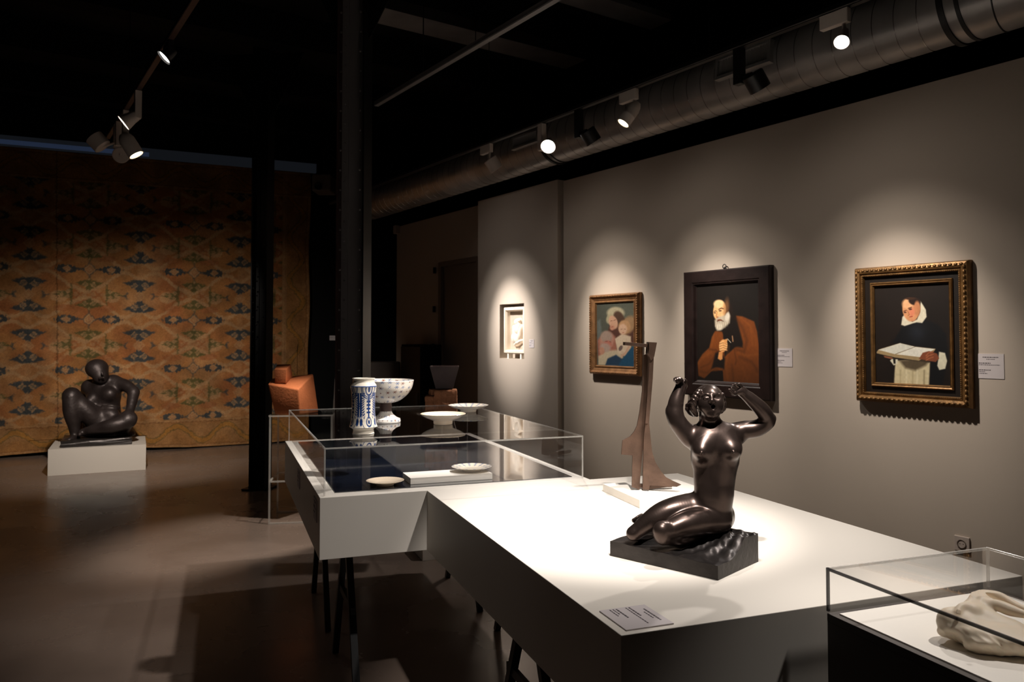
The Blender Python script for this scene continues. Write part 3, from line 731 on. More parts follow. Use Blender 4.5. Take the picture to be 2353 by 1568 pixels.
# ================================================================== framed pictures on the wall
def rails(g, w, h, prof, m, name='frame_rail'):
    """prof: list of (inset from the outer edge, depth from the wall), swept round the rectangle with mitred corners"""
    for k_ in range(4):
        V = []; n = len(prof)
        for e in (0, 1):
            for (d, y) in prof:
                X, Z = w/2-d, h/2-d
                c = [(-X, Z), (X, Z), (X, -Z), (-X, -Z)]
                p = c[(k_+e) % 4]; V.append((p[0], -y, p[1]))
        Fc = [(i, i+n, (i+1) % n+n, (i+1) % n) for i in range(n)]+[tuple(range(n-1, -1, -1)), tuple(range(n, 2*n))]
        bm = bmesh.new(); vs = [bm.verts.new(v) for v in V]
        for f in Fc: bm.faces.new([vs[i] for i in f])
        bm_obj(name, bm, m, g)
def beads(g, w, h, inset, y, r, step, m, sides=(0, 1, 2, 3), sz=(1, 1, 1), name='carved_beading'):
    bm = bmesh.new(); X, Z = w/2-inset, h/2-inset; c = [(-X, Z), (X, Z), (X, -Z), (-X, -Z)]
    for k_ in sides:
        a = Vector(c[k_]); b = Vector(c[(k_+1) % 4]); n = max(2, int((b-a).length/step))
        for i in range(n):
            p = a+(b-a)*(i+.5)/n; s = sz if k_ in (0, 2) else (sz[2], sz[1], sz[0])
            Mx = Matrix.Translation((p.x, -y, p.y)) @ Matrix.Diagonal((s[0], s[1], s[2], 1))
            bmesh.ops.create_icosphere(bm, subdivisions=1, radius=r, matrix=Mx)
    tag(bm_obj(name, bm, m, g, smooth=True), kind='stuff')
def picture(name, label, x0, x1, y0, y1):
    ta, za = onwall(x0[0], x0[1]); tb, zb = onwall(x0[0], y0); tc, zc = onwall(x1[0], x1[1]); td, zd = onwall(x1[0], y1)
    t0, t1 = ta, tc; zt = (za+zc)/2; zbm = (zb+zd)/2
    g = thing(name, label, 'painting', PT(PW, (t0+t1)/2, (zt+zbm)/2), ROT_WALL, 'framed pictures on the wall')
    return g, abs(t0-t1), zt-zbm
def mapper(P, xl, xr, tl, tr, bl, br):
    def f(x, y):
        u = (x-xl)/(xr-xl); t_ = tl+(tr-tl)*u; b_ = bl+(br-bl)*u; return u, (y-t_)/(b_-t_)
    P.map = f
# ---- 1: mother with child (crop 1330,580 x4.127)
g, w, h = picture('framed_painting', 'smallest painting, woman with child, in a carved gilt frame', (1362, 680), (1476, 671), 858, 866)
rails(g, w, h, [(0, 0), (0, .030), (.012, .052), (.024, .052), (.034, .040), (.050, .034), (.060, .028), (.066, .034), (.075, .034), (.082, .020), (.082, 0)], M['goldb'])
beads(g, w, h, .018, .052, .0085, .021, M['goldb'], sz=(1.1, .8, .8)); beads(g, w, h, .071, .034, .004, .011, M['gold'])
cw, ch = w-.158, h-.158
P = Paint(cw, ch, 180, 240, (86, 88, 76)); mapper(P, 218, 528, 497, 490, 1062, 1072)
P.mix(np.clip(P.u*1.2-P.v*.8, 0, 1), (128, 130, 108), .8); P.mix(np.clip(1-P.v*2.2, 0, 1), (70, 74, 66), .5)
P.poly([(222, 660), (250, 640), (262, 760), (225, 860)], (120, 130, 128), .05, .6)
P.poly([(330, 690), (450, 640), (530, 720), (530, 860), (430, 960), (300, 800)], (92, 52, 40), .05, .9)
P.poly([(225, 830), (290, 760), (375, 800), (390, 930), (330, 960), (230, 1000)], (176, 112, 92), .05)
P.poly([(230, 1060), (232, 980), (300, 930), (400, 920), (440, 990), (380, 1062)], (214, 196, 164), .04)
P.poly([(290, 1062), (310, 1000), (380, 965), (440, 1010), (450, 1062)], (40, 66, 92), .03)
P.poly([(395, 1068), (440, 985), (500, 900), (530, 880), (530, 1072)], (34, 84, 116), .04)
P.ell(478, 700, 55, 85, (178, 140, 100), .35, .4)
P.ell(378, 588, 72, 55, (196, 184, 150), .3, .1); P.ell(405, 640, 42, 70, (88, 62, 46), .3, -.3); P.ell(330, 640, 30, 45, (188, 176, 140), .4, .2)
P.ell(358, 672, 36, 62, (222, 172, 140), .25, -.25); P.ell(350, 720, 20, 24, (210, 150, 122), .5)
P.line([(335, 660), (352, 655)], .006, (110, 66, 50)); P.line([(362, 655), (380, 648)], .006, (110, 66, 50)); P.line([(350, 665), (347, 695)], .004, (170, 110, 84)); P.line([(342, 715), (358, 712)], .005, (150, 60, 50))
P.poly([(372, 820), (430, 775), (500, 800), (500, 900), (450, 975), (395, 950)], (232, 208, 178), .03)
P.ell(448, 715, 48, 62, (206, 158, 112), .25); P.ell(436, 735, 34, 48, (236, 192, 158), .3); P.line([(420, 735), (432, 733)], .005, (110, 70, 52)); P.line([(446, 733), (458, 735)], .005, (110, 70, 52)); P.line([(432, 765), (446, 765)], .005, (170, 70, 60))
P.line([(500, 860), (455, 950), (425, 975)], .03, (222, 176, 146)); P.ell(418, 905, 14, 26, (120, 100, 92), .4, .4)
P.ell(305, 835, 60, 80, (196, 140, 120), .3, .2); P.ell(300, 800, 50, 52, (176, 150, 134), .4); P.ell(310, 870, 34, 34, (198, 122, 104), .4); P.ell(290, 900, 46, 40, (190, 172, 158), .5, .3, .8)
P.line([(292, 845), (312, 842)], .006, (110, 60, 50)); P.line([(326, 846), (340, 850)], .006, (110, 60, 50)); P.ell(262, 930, 22, 34, (206, 150, 124), .4)
P.c *= .72; P.obj('canvas', M['canvas'], g, -.02); box('back_board', -w/2+.02, w/2-.02, -.017, -.001, -h/2+.02, h/2-.02, M['ebony'], g)
# ---- 2: bearded man in a brown cloak
g, w, h = picture('framed_painting', 'painting of a bearded man in an orange-brown cloak, broad black frame', (1580, 627), (1778, 610), 906, 922)
rails(g, w, h, [(0, 0), (0, .045), (.01, .052), (.088, .052), (.096, .046), (.103, .046), (.114, .030), (.121, .024), (.121, 0)], M['dkwood'])
cw, ch = w-.236, h-.236
P = Paint(cw, ch, 260, 340, (20, 15, 12)); mapper(P, 1118, 1705, 312, 268, 1212, 1282)
P.mix(P.noise(4, 2), (34, 26, 20), .5)
CL = (116, 60, 22); CD = (52, 27, 12); CH = (158, 90, 38)
P.poly([(1500, 598), (1560, 606), (1665, 660), (1690, 760), (1705, 900), (1705, 1285), (1375, 1245), (1372, 1150), (1300, 1105), (1245, 1150), (1190, 1198), (1130, 1170), (1120, 1040), (1170, 965), (1240, 905), (1268, 800), (1300, 745), (1375, 752), (1390, 1000), (1500, 900), (1560, 880), (1500, 760)], CL, .02)
P.poly([(1380, 560), (1460, 545), (1500, 600), (1560, 860), (1560, 915), (1490, 905), (1440, 850), (1370, 760), (1360, 700)], (24, 17, 13), .03)
P.poly([(1300, 960), (1345, 940), (1395, 1020), (1385, 1120), (1320, 1100), (1262, 1110)], (26, 18, 13), .03)
P.poly([(1205, 1195), (1260, 1140), (1370, 1130), (1375, 1240)], (22, 16, 13), .02)
P.poly([(1245, 1130), (1300, 1100), (1370, 1110), (1368, 1128), (1300, 1135)], CL, .02, .8)
for a, wd, c, op in (([(1500, 620), (1560, 720), (1600, 850), (1570, 960), (1500, 930)], .022, CD, .8), ([(1240, 920), (1310, 930), (1330, 960)], .012, CD, .8), ([(1130, 1050), (1180, 990), (1260, 950)], .02, CH, .6),
                     ([(1160, 1090), (1240, 1060), (1290, 990)], .014, CD, .6), ([(1430, 900), (1400, 1060), (1420, 1220)], .02, CH, .6), ([(1480, 930), (1500, 1040), (1490, 1080)], .012, CD, .8), ([(1520, 960), (1600, 1000), (1700, 985)], .016, CH, .5),
                     ([(1530, 1010), (1640, 1060), (1690, 1150)], .02, CD, .7), ([(1620, 680), (1665, 800), (1680, 930)], .022, CH, .35), ([(1290, 770), (1275, 850), (1260, 900)], .012, CH, .5), ([(1560, 1120), (1600, 1250)], .02, CH, .35), ([(1460, 1080), (1470, 1230)], .018, CD, .6), ([(1150, 1130), (1220, 1150), (1260, 1110)], .016, CD, .5), ([(1545, 620), (1630, 700), (1650, 900)], .012, CH, .4)):
    P.line(a, wd*1.15, c, op*.8, 2.6)
P.mix(np.clip((P.v-.62)*2.2, 0, 1), (16, 11, 8), .45)
P.ell(1425, 570, 48, 95, (30, 20, 15), .3, .15)
P.ell(1345, 545, 62, 100, (226, 178, 122), .16, .12); P.ell(1335, 480, 48, 40, (236, 196, 146), .4, 0); P.ell(1410, 520, 26, 90, (150, 100, 60), .8, .1, .6)
P.line([(1290, 560), (1300, 548), (1316, 552)], .006, (80, 46, 26)); P.line([(1338, 535), (1362, 522), (1382, 528)], .009, (86, 52, 30)); P.ell(1352, 548, 14, 6, (60, 34, 22), .5); P.ell(1300, 568, 8, 6, (60, 34, 22), .5)
P.line([(1322, 560), (1312, 600), (1330, 612)], .008, (186, 120, 70)); P.ell(1326, 612, 12, 8, (150, 80, 44), .5)
P.poly([(1296, 640), (1330, 610), (1400, 590), (1432, 560), (1448, 600), (1440, 670), (1390, 715), (1320, 742), (1300, 700)], (186, 172, 150), .03); P.ell(1345, 705, 34, 34, (212, 200, 178), .6); P.ell(1418, 610, 20, 44, (214, 204, 186), .6, .2)
P.line([(1320, 650), (1350, 640), (1380, 650)], .008, (90, 62, 44)); P.ell(1345, 638, 22, 7, (120, 60, 36), .5)
for i in range(14): P.line([(1315+i*9, 650+(i % 3)*6), (1305+i*9, 700+(i % 4)*8)], .0035, (120, 108, 92) if i % 2 else (232, 224, 206), .6)
P.line([(1465, 800), (1470, 850)], .012, (200, 150, 110), .8); P.line([(1420, 825), (1450, 862)], .006, (210, 200, 180))
P.poly([(1335, 950), (1372, 940), (1370, 1020), (1350, 1032), (1325, 1015)], (206, 140, 82), .015)
P.ell(1378, 890, 40, 62, (222, 160, 98), .2, .15)
for i in range(4): P.line([(1345, 860+i*24), (1375, 848+i*24), (1412, 868+i*22)], .012, (236, 182, 122), .9); P.line([(1345, 872+i*24), (1378, 862+i*24), (1412, 880+i*22)], .004, (110, 60, 30), .8)
P.ell(1400, 850, 14, 30, (216, 152, 92), .4, .5)
P.obj('canvas', M['canvas'], g, -.024); box('back_board', -w/2+.02, w/2-.02, -.021, -.001, -h/2+.02, h/2-.02, M['ebony'], g)
bm = bmesh.new()
def ring(bm, c, R, r, n=20, m_=8):
    vs = []
    for i in range(n):
        a = 2*math.pi*i/n
        for j in range(m_):
            b = 2*math.pi*j/m_; rr = R+r*math.cos(b); vs.append(bm.verts.new((c[0]+rr*math.cos(a), c[1]+r*math.sin(b), c[2]+rr*math.sin(a))))
    for i in range(n):
        for j in range(m_): bm.faces.new((vs[i*m_+j], vs[((i+1) % n)*m_+j], vs[((i+1) % n)*m_+(j+1) % m_], vs[i*m_+(j+1) % m_]))
ring(bm, (-.02, -.02, h/2+.022), .016, .0035); ring(bm, (-.01, -.024, h/2+.005), .011, .0035)
bm_obj('hanging_ring', bm, M['steel'], g, smooth=True)
# ---- 3: monk with an open book
g, w, h = picture('framed_painting', 'painting of a monk reading a book, black and gilt double frame', (1972, 616), (2235, 600), 922, 937)
rails(g, w, h, [(0, 0), (0, .03), (.008, .052), (.028, .06), (.040, .055), (.045, .042), (.051, .048), (.058, .048), (.062, .03), (.062, 0)], M['gold'])
beads(g, w, h, .022, .058, .013, .030, M['gold'], sz=(1.1, .6, .7)); beads(g, w, h, .055, .048, .0035, .012, M['gold'])
rails(g, w-.124, h-.124, [(0, 0), (0, .026), (.038, .026), (.038, 0)], M['ebony'], 'inner_panel')
rails(g, w-.200, h-.200, [(0, 0), (0, .034), (.006, .042), (.014, .036), (.018, .040), (.025, .026), (.025, 0)], M['gold'], 'gilt_slip')
cw, ch = w-.246, h-.246
P = Paint(cw, ch, 260, 330, (24, 18, 15)); mapper(P, 392, 992, 348, 316, 1140, 1166)
P.mix(P.noise(3, 4), (34, 25, 20), .6)
P.poly([(560, 780), (620, 680), (680, 640), (800, 620), (900, 660), (960, 740), (975, 900), (930, 1160), (830, 1160), (840, 960), (880, 860), (520, 810)], (15, 15, 17), .03)
P.mix(np.exp(-((P.u-.58)/.12)**2-((P.v-.48)/.1)**2), (34, 38, 46), .7)
P.poly([(560, 960), (640, 955), (760, 965), (835, 975), (825, 1160), (545, 1150), (552, 1050)], (196, 182, 146), .02)
P.poly([(590, 958), (640, 1020), (720, 1040), (800, 1000), (850, 940)], (62, 50, 36), .04, .85)
for x, c in ((600, (150, 134, 100)), (650, (222, 212, 180)), (700, (150, 134, 100)), (735, (224, 214, 182)), (790, (96, 84, 60)), (815, (206, 196, 160))): P.line([(x, 1040), (x-4, 1155)], .014, c, .6, 1.6)
P.poly([(770, 470), (810, 540), (815, 600), (780, 650), (735, 645), (700, 655), (640, 675), (612, 665), (622, 600), (650, 570), (700, 640), (740, 620), (765, 560)], (212, 204, 180), .014)
P.ell(690, 540, 66, 98, (206, 144, 100), .14, -.12); P.ell(666, 492, 44, 42, (224, 168, 122), .5); P.ell(722, 470, 48, 32, (40, 26, 20), .3, .25); P.ell(690, 448, 40, 10, (60, 38, 26), .6); P.ell(742, 530, 26, 60, (190, 126, 86), .4, 0); P.ell(700, 560, 22, 34, (214, 128, 96), .8)
P.line([(634, 552), (656, 545)], .008, (90, 50, 34)); P.line([(672, 528), (698, 520)], .008, (90, 50, 34)); P.ell(645, 562, 11, 6, (80, 46, 34), .6); P.ell(688, 536, 13, 7, (84, 48, 34), .6)
P.line([(664, 548), (680, 580), (668, 588)], .006, (160, 96, 62)); P.line([(682, 600), (702, 596)], .007, (150, 50, 40)); P.ell(700, 622, 20, 10, (206, 140, 100), .6)
P.poly([(515, 960), (530, 945), (580, 950), (575, 985), (545, 1000)], (206, 200, 176), .012); P.poly([(540, 948), (560, 945), (560, 985), (545, 985)], (24, 20, 18), .012)
P.poly([(905, 885), (950, 895), (965, 960), (950, 1025), (905, 1035), (890, 1000), (900, 940)], (204, 198, 174), .014)
P.poly([(402, 888), (420, 868), (600, 815), (725, 845), (880, 862), (870, 880), (750, 960), (560, 935), (470, 915), (402, 900)], (150, 128, 92), .008)
P.poly([(418, 872), (600, 816), (722, 846), (560, 908)], (206, 204, 190), .008); P.poly([(722, 846), (876, 864), (760, 930), (568, 908)], (218, 214, 200), .008)
for i in range(7):
    a = i/7.; P.line([(450+a*150, 868+a*30-.0), (600+a*110, 824+a*18)], .0022, (150, 148, 142), .5); P.line([(600+a*110, 900+a*2-a*60+0), (760+a*30, 920-a*48)], .0022, (150, 148, 142), .45)
P.line([(722, 846), (640, 876), (560, 906)], .004, (110, 96, 76))
P.poly([(780, 895), (830, 880), (890, 900), (905, 940), (880, 970), (820, 960), (750, 945)], (120, 66, 44), .012)
for i in range(3): P.line([(860, 885+i*22), (825, 895+i*24), (806, 920+i*18)], .010, (168, 100, 66), .8)
P.poly([(460, 918), (540, 935), (530, 948), (470, 935)], (130, 80, 56), .01)
P.obj('canvas', M['canvas'], g, -.020); box('back_board', -w/2+.03, w/2-.03, -.017, -.001, -h/2+.03, h/2-.03, M['ebony'], g)
# ---- white relief in the niche
tm = (6.70+7.10)/2; rw, rh = .40, .50
g = thing('marble_relief', 'white marble relief in its wall niche left of the paintings', 'relief', PT(PP+.02, 6.895, 1.325+rh/2+.0), ROT_WALL)
rails(g, rw, rh, [(0, -.06), (0, .0), (.012, .012), (.03, .012), (.04, -.012), (.044, -.06)], M['relief'])
nx, ny = 150, 190; u, v = np.meshgrid(np.linspace(-1, 1, nx), np.linspace(-1, 1, ny))
H = np.zeros_like(u)
def bump(cx_, cy_, rx, ry, a, hgt):
    c, s = math.cos(a), math.sin(a); X = ((u-cx_)*c+(v-cy_)*s)/rx; Y = (-(u-cx_)*s+(v-cy_)*c)/ry
    return hgt*np.sqrt(np.clip(1-X*X-Y*Y, 0, 1))
for q in ((-.05, .42, .22, .20, 0, .045), (0.0, .05, .42, .38, .3, .05), (-.1, -.38, .55, .36, -.2, .055), (.35, -.2, .18, .5, -.3, .045), (.25, .5, .14, .13, 0, .035), (.22, .2, .16, .28, .3, .04), (-.45, -.1, .14, .4, .4, .03), (.1, -.62, .5, .14, .25, .045)):
    H = np.maximum(H, bump(*q))
H += .004*np.sin(u*14+v*9)*(H > .01)
V = np.stack([u*(rw/2-.04), .05-H, v*(rh/2-.04)], -1).reshape(-1, 3)
i, j = np.meshgrid(np.arange(ny-1), np.arange(nx-1), indexing='ij'); Q = np.stack([i*nx+j, i*nx+j+1, (i+1)*nx+j+1, (i+1)*nx+j], -1).reshape(-1, 4)
np_mesh('carved_field', V, Q, M['relief'], g)
box('back_slab', -rw/2+.002, rw/2-.002, .05, .09, -rh/2+.002, rh/2-.002, M['relief'], g)
for s in (-1, 1): box('foot', s*.12-.012, s*.12+.012, -.005, .05, -rh/2-.05, -rh/2, M['whitec'], g)

# ================================================================== the rug
S0, S1, H0, H1 = -1.1, 3.75, .035, 3.89
nx, ny = 620, 560
s_, h_ = np.meshgrid(np.linspace(S0, S1, nx), np.linspace(H0, H1, ny))
rs = np.random.RandomState(11)
def vnoise(x, y, n=64, seed=0):
    g_ = np.random.RandomState(seed).rand(n, n); i = np.floor(x).astype(int); j = np.floor(y).astype(int); fx = x-i; fy = y-j
    fx = fx*fx*(3-2*fx); fy = fy*fy*(3-2*fy); a = g_[j % n, i % n]; b = g_[j % n, (i+1) % n]; c = g_[(j+1) % n, i % n]; d = g_[(j+1) % n, (i+1) % n]
    return (a*(1-fx)+b*fx)*(1-fy)+(c*(1-fx)+d*fx)*fy
def fb(x, y, s=0): return .5*vnoise(x, y, seed=s)+.3*vnoise(x*2.1, y*2.1, seed=s+1)+.2*vnoise(x*4.3, y*4.3, seed=s+2)
jx = (vnoise(s_*55, h_*55, seed=9)-.5)*.022; jy = (vnoise(s_*55, h_*55, seed=8)-.5)*.022
X = s_+jx; Yh = h_+jy
BASE = np.array((168, 114, 66))/255; CRM = np.array((186, 144, 102))/255; RED = np.array((154, 90, 54))/255; BLU = np.array((42, 58, 70))/255; GRN = np.array((74, 80, 46))/255; YEL = np.array((168, 116, 50))/255
c = np.ones((ny, nx, 3))*BASE
def mixc(m, col, op=1.0):
    global c
    m = np.clip(m, 0, 1)[..., None]*op; c = c*(1-m)+col*m
mixc((fb(s_*2.2, h_*2.2, 20)-.45)*3, RED, .75); mixc((fb(s_*3+9, h_*2.6, 30)-.5)*4, CRM, .5)
PX_, PY_ = 1.262, .65
ux = (X-.27+PX_/2) % PX_-PX_/2          # from a blue column
uy = (Yh-1.90+.12) % PY_-.12             # within its row, 0 at the upright palmette
au = np.abs(ux)
def cell(y0): return ((uy-y0+PY_/2) % PY_)-PY_/2
SO = 48.
def m_(d): return .5-d*SO
# cream arabesques flowing round the blue columns
for y0, sg in ((-.055, 1), (.375, -1)):
    yy = cell(y0); bandc = sg*(.09*np.sin(np.clip((au-.03)/.40, 0, 1)*math.pi*1.35)-.06*(au > .38)*(au-.38)*8)
    mixc(.5-(np.abs(yy+bandc*.9)-.026)*45, CRM, .95)
mixc((.5-(np.hypot((au-.33)/.10, cell(.13)/.075)-1)*5), CRM, .85); mixc((.5-(np.hypot((au-.40)/.12, cell(-.02)/.045)-1)*5), RED, .6)
mixc(.5-(au-.035)*60, CRM, .35)
mixc((.5-(np.hypot((au-.50)/.07, cell(.16)/.05)-1)*4), RED, .6)
def palm(ax, yy, col, s=1.0, op=.95):
    """palmette: toothed fan with two eyes and side wings"""
    yy = yy/s; ax = ax/s
    fan = np.maximum(ax*1.0-(.115-np.clip(yy, 0, 1)*1.15), np.maximum(-yy-.01, yy-.10)); fan += .010*np.sign(np.sin(ax*190))*.6
    wing = np.maximum(np.abs(yy+.012+ax*.10)-.055*(1-np.clip((ax-.06)/.14, 0, 1)), ax-.195)
    mixc(m_(np.minimum(fan, wing)), col, op)
    for k_ in (0,):
        d = np.abs(ax-.058)+np.abs(yy-.0)-.046; mixc(m_(d), CRM, .95); mixc(m_(np.abs(d+.024)-.0045), col, .8)
    mixc(m_(np.maximum(np.abs(ax-(yy+.06)*1.0)-.008, np.abs(yy+.02)-.05)), col, .7)
palm(au, cell(0.0), BLU); palm(au, -cell(.285), BLU)
d = au+np.abs(cell(.145))*1.0-.075; mixc(m_(d), CRM, .7); mixc(m_(np.abs(d+.03)-.005), RED, .6)
for k_ in (1,): dd = np.maximum(np.abs(au-.175+np.abs(cell(.145))*.6)-.014, np.abs(cell(.145))-.042); mixc(m_(dd), BLU, .7); mixc(m_(np.maximum(np.abs(au-.19)-.03, np.abs(cell(.145))-.007)), BLU, .6)
# diamond columns
vx = (X-.94+PX_/2) % PX_-PX_/2; av = np.abs(vx)
def cell2(y0): return ((Yh-1.735-y0+PY_/2) % PY_)-PY_/2
y = cell2(0)
d = av+np.abs(y)-.085; mixc(m_(d), BLU, .85); mixc(m_(d+.012), CRM, 1); mixc(m_(np.abs(d+.045)-.005), RED, .8); mixc(m_(d+.075), RED, .6)
mixc(m_(np.maximum(np.abs(y)-.008, np.abs(av-.13)-.06)), BLU, .9)
d = np.hypot((av-.255)/.125, y/.052)-1+.12*np.sin(av*140); mixc(.5-d*7, BLU, .92)
d = np.abs(av-.255)+np.abs(y)*1.1-.055; mixc(m_(d), CRM, .95); mixc(m_(np.abs(d+.03)-.005), RED, .7)
mixc(m_(np.maximum(av-.007, np.abs(np.abs(y)-.11)-.03)), BLU, .7)
for yy in (cell2(.205), -cell2(-.20)):
    palm(av*1.02, -(-yy), GRN, .82, .85)
    d = av+np.abs(yy+.065)-.028; mixc(m_(d), GRN, .7); mixc(m_(d+.01), CRM, .9)
mixc(.5-(np.abs(np.sin(vx*28+cell2(.325)*20)*np.sin(vx*28-cell2(.325)*20))-.25)*6, CRM, .35*1.0*(1)) if False else None
zz = cell2(.325)
mixc((.5-(np.maximum(av-.17, np.abs(zz)-.06))*40)*(np.abs(np.sin(vx*30+zz*34))*np.abs(np.sin(vx*30-zz*34)) > .35), CRM, .6)
for yc in (cell2(.325),):
    mixc(m_(np.maximum(np.abs(av-.20)-.008, np.abs(yc)-.135)), GRN, .8)
    d = np.maximum(np.abs(yc)-.07*(1-np.clip((av-.20)/.20, 0, 1)), np.maximum(.20-av, av-.40))+.008*np.sign(np.sin(yc*180)); mixc(m_(d), GRN, .8)
    for ax_, ay_ in ((.245, .035), (.31, 0.0)):
        d = np.abs(av-ax_)+np.abs(np.abs(yc)-ay_)-.028; mixc(m_(d), CRM, .9); mixc(m_(d+.022), GRN, .8)
field = c.copy()
# borders: bottom, top and right
c = np.ones((ny, nx, 3))*(BASE*.92+np.array((.02, .03, .02))); mixc((fb(s_*4, h_*4, 50)-.45)*3, CRM*.9, .5)
def scroll(a, b, wdt):
    ph = a*2*math.pi/.62; cur = .095*np.sin(ph)
    mixc(.5-(np.abs(b-cur)-.028)*60, YEL, .75); mixc(.5-(np.abs(np.abs(b-cur)-.036)-.006)*90, GRN*.8, .6)
    q = (a % .31)-.155; d = np.hypot(q/.06, (b+np.sign(cur)*.09)/.04)-1; mixc(.5-np.abs(d)*5, RED*.7, .7)
    mixc(.5-(np.abs(np.abs(b)-.165)-.010)*80, CRM, .6); mixc(.5-(np.abs(np.abs(b)-.145)-.004)*90, RED*.6, .6)
cb_ = c.copy(); scroll(X, Yh-.215, 0); bot = c.copy()
c = cb_.copy(); scroll(X, Yh-3.70, 0); top = c.copy()
c = cb_.copy(); scroll(Yh, X-3.56, 0); rgt = c.copy()
mR = np.clip(.5+(s_-3.37)*60, 0, 1)[..., None]; mB = np.clip(.5-(h_-.40)*60, 0, 1)[..., None]; mT = np.clip(.5+(h_-3.52)*60, 0, 1)[..., None]
c = field*(1-mR)+rgt*mR; c = c*(1-mB)+bot*mB; c = c*(1-mT)+top*mT
g1 = (np.abs(s_-3.40) < .03) & (h_ > .4); c[g1] = c[g1]*.5+CRM*.5
c = c*.82+BASE*.18; c *= .80*(.80+.40*fb(s_*5, h_*5, 70))[..., None]; c *= (.93+.14*rs.rand(ny, nx))[..., None]
c *= (1-.25*(np.abs((X*1.0-.62+.02*h_)) < .008))[..., None]
dep = .03*np.sin(s_*2.3)*(1-h_/4)+.018*np.sin(s_*5.1+h_)+.008*np.sin(s_*17)*np.clip((1-h_), 0, 1)
edge_h = h_+.02*np.sin(s_*1.7)*(h_ < .2)
V = np.stack([s_+.012*np.sin(h_*4)*(s_ > 3.6), dep, edge_h], -1).reshape(-1, 3)
i, j = np.meshgrid(np.arange(ny-1), np.arange(nx-1), indexing='ij'); Q = np.stack([i*nx+j, i*nx+j+1, (i+1)*nx+j+1, (i+1)*nx+j], -1).reshape(-1, 4)
rg = thing('rug', 'huge orange and blue patterned rug hung on the back wall', 'rug', A_, ROT_RUG)
np_mesh('woven_field', V, Q, M['rug'], rg, True, np.clip(c.reshape(-1, 3), 0, 1))
box('hem_strip', S0, S1, .064, .078, H0+.03, H1, M['cloth'], rg); box('hanging_batten', S0, S1, .076, .135, H1-.12, H1-.02, M['steel'], rg)
tag(box('trim_20', S0-.2, S1+.1, .07, .135, H1+.03, H1+.16, M['greyglow'], loc=A_, rot=(0, 0, ROT_RUG)), kind='structure')
gap = tag(box('window_1', S0-.2, 1.62, .05, .068, H1+.045, H1+.10, M['bluelight'], loc=A_, rot=(0, 0, ROT_RUG)), kind='structure')
# ================================================================== ceramics on the case lid
ZL = T+.0005+HG
LB = ['paint']
JB = np.array((34, 62, 118))/255.; CRE = np.array((236, 228, 212))/255.
def jarcol(th, z, r, s):
    n = th.size; c = np.ones((n, 3))*CRE; H = .253; y = z/H
    a = (th+math.pi/2+0.15)/(2*math.pi)*4; cx_ = (a % 1)-.5           # four panels round the jar
    W_ = .085*1.0; X = cx_*.085; Y = (y-.49)*H
    body = (y > .115) & (y < .825)
    def put(m, col=JB, op=1.0):
        m = (np.clip(m, 0, 1)*body*op)[:, None]; c[:] = c*(1-m)+col*m
    K = 900.
    # large oval blossoms near top and bottom
    for y0, sc in ((.075, 1.0), (-.068, .75)):
        d = np.hypot(X/(.017*sc), (Y-y0)/(.030*sc)); put(.5-(d-1)*12); put(.5-(d-.70)*12, CRE); put(.5-(np.hypot(X/(.006*sc), (Y-y0)/(.014*sc))-1)*8)
    d = np.hypot(X/.026, (Y-.085)/.040); put(.5-(np.abs(d-1.12)-.05)*14); put(.5-(np.abs(d-1.32)-.06)*14)
    # stem bands in the middle
    for yy in (.022, .006, -.010, -.026): put(.5-np.maximum(np.abs(X)-.010, np.abs(Y-yy+.12*X*0+6*X*X)-.0045)*K)
    put(.5-np.maximum(np.abs(X)-.0035, np.abs(Y)-.055)*K)
    # feathered diagonal leaves
    for sg in (1, -1):
        xx = X*sg; q = (Y+.055)/.12; cl = .020+.012*np.sin(np.clip(q, 0, 1)*3.14); d = np.abs(xx-cl)-.011*np.sqrt(np.clip(1-(2*q-1)**2, 0, 1))
        rib = np.sin((Y*1.0-np.abs(xx-cl)*.9)*2*math.pi/.0105) > -.35
        put((.5-d*K)*rib*((q > 0) & (q < 1)))
    e = .5-np.abs(cx_); put(.5-(np.abs(e*.085-.006)-.0045)*K-9.*((Y < -.05) | (Y > .06)), JB, 1)
    put((.5-(np.abs(X*math.copysign(1, 1))*.0+np.hypot((np.abs(X)-.034)/.006, (Y+.068)/.018)-1)*6)); put((.5-(np.hypot((np.abs(X)-.030)/.011, (Y-.093)/.010)-1)*6))
    put(.5-(np.abs(np.abs(X)-.020-(Y+.095)*.45)-.0012)*K-9.*(Y > -.03), JB)
    band = np.clip(.5-(np.abs(y-.835)-.008)*250, 0, 1)[:, None]; c[:] = c*(1-band)+(JB*1.2)*band
    for yb in (.117,): band = np.clip(.5-(np.abs(y-yb)-.002)*300, 0, 1)[:, None]; c[:] = c*(1-band*.6)+JB*band*.6
    return c
def ptop(px, py, z): return onz(px, py, z)
def stand(px, py, z): return onz(px, py, z)
jp = onz(831, 1003-4, ZL)
jr = 3.45/1800
g = tag(lathe('apothecary_jar', [(0, .001), (.045, .001), (.047, .004), (.046, .020), (.0605, .030), (.061, .034), (.056, .055), (.0525, .085), (.0510, .125), (.0525, .165), (.0555, .195), (.0580, .208), (.0585, .212), (.0500, .226), (.0480, .230), (.0475, .240), (.0500, .243), (.0500, .2465), (.0480, .247), (.0440, .2465), (.043, .240), (.0435, .225), (.052, .20), (.047, .125), (.054, .035), (0, .012)], M['ceram'], n=420, sub=15, colfn=jarcol, curve=True), 'waisted white jar painted with blue leaves on the glass case lid', 'jar')
g.location = jp+Vector((0, .04, 0))
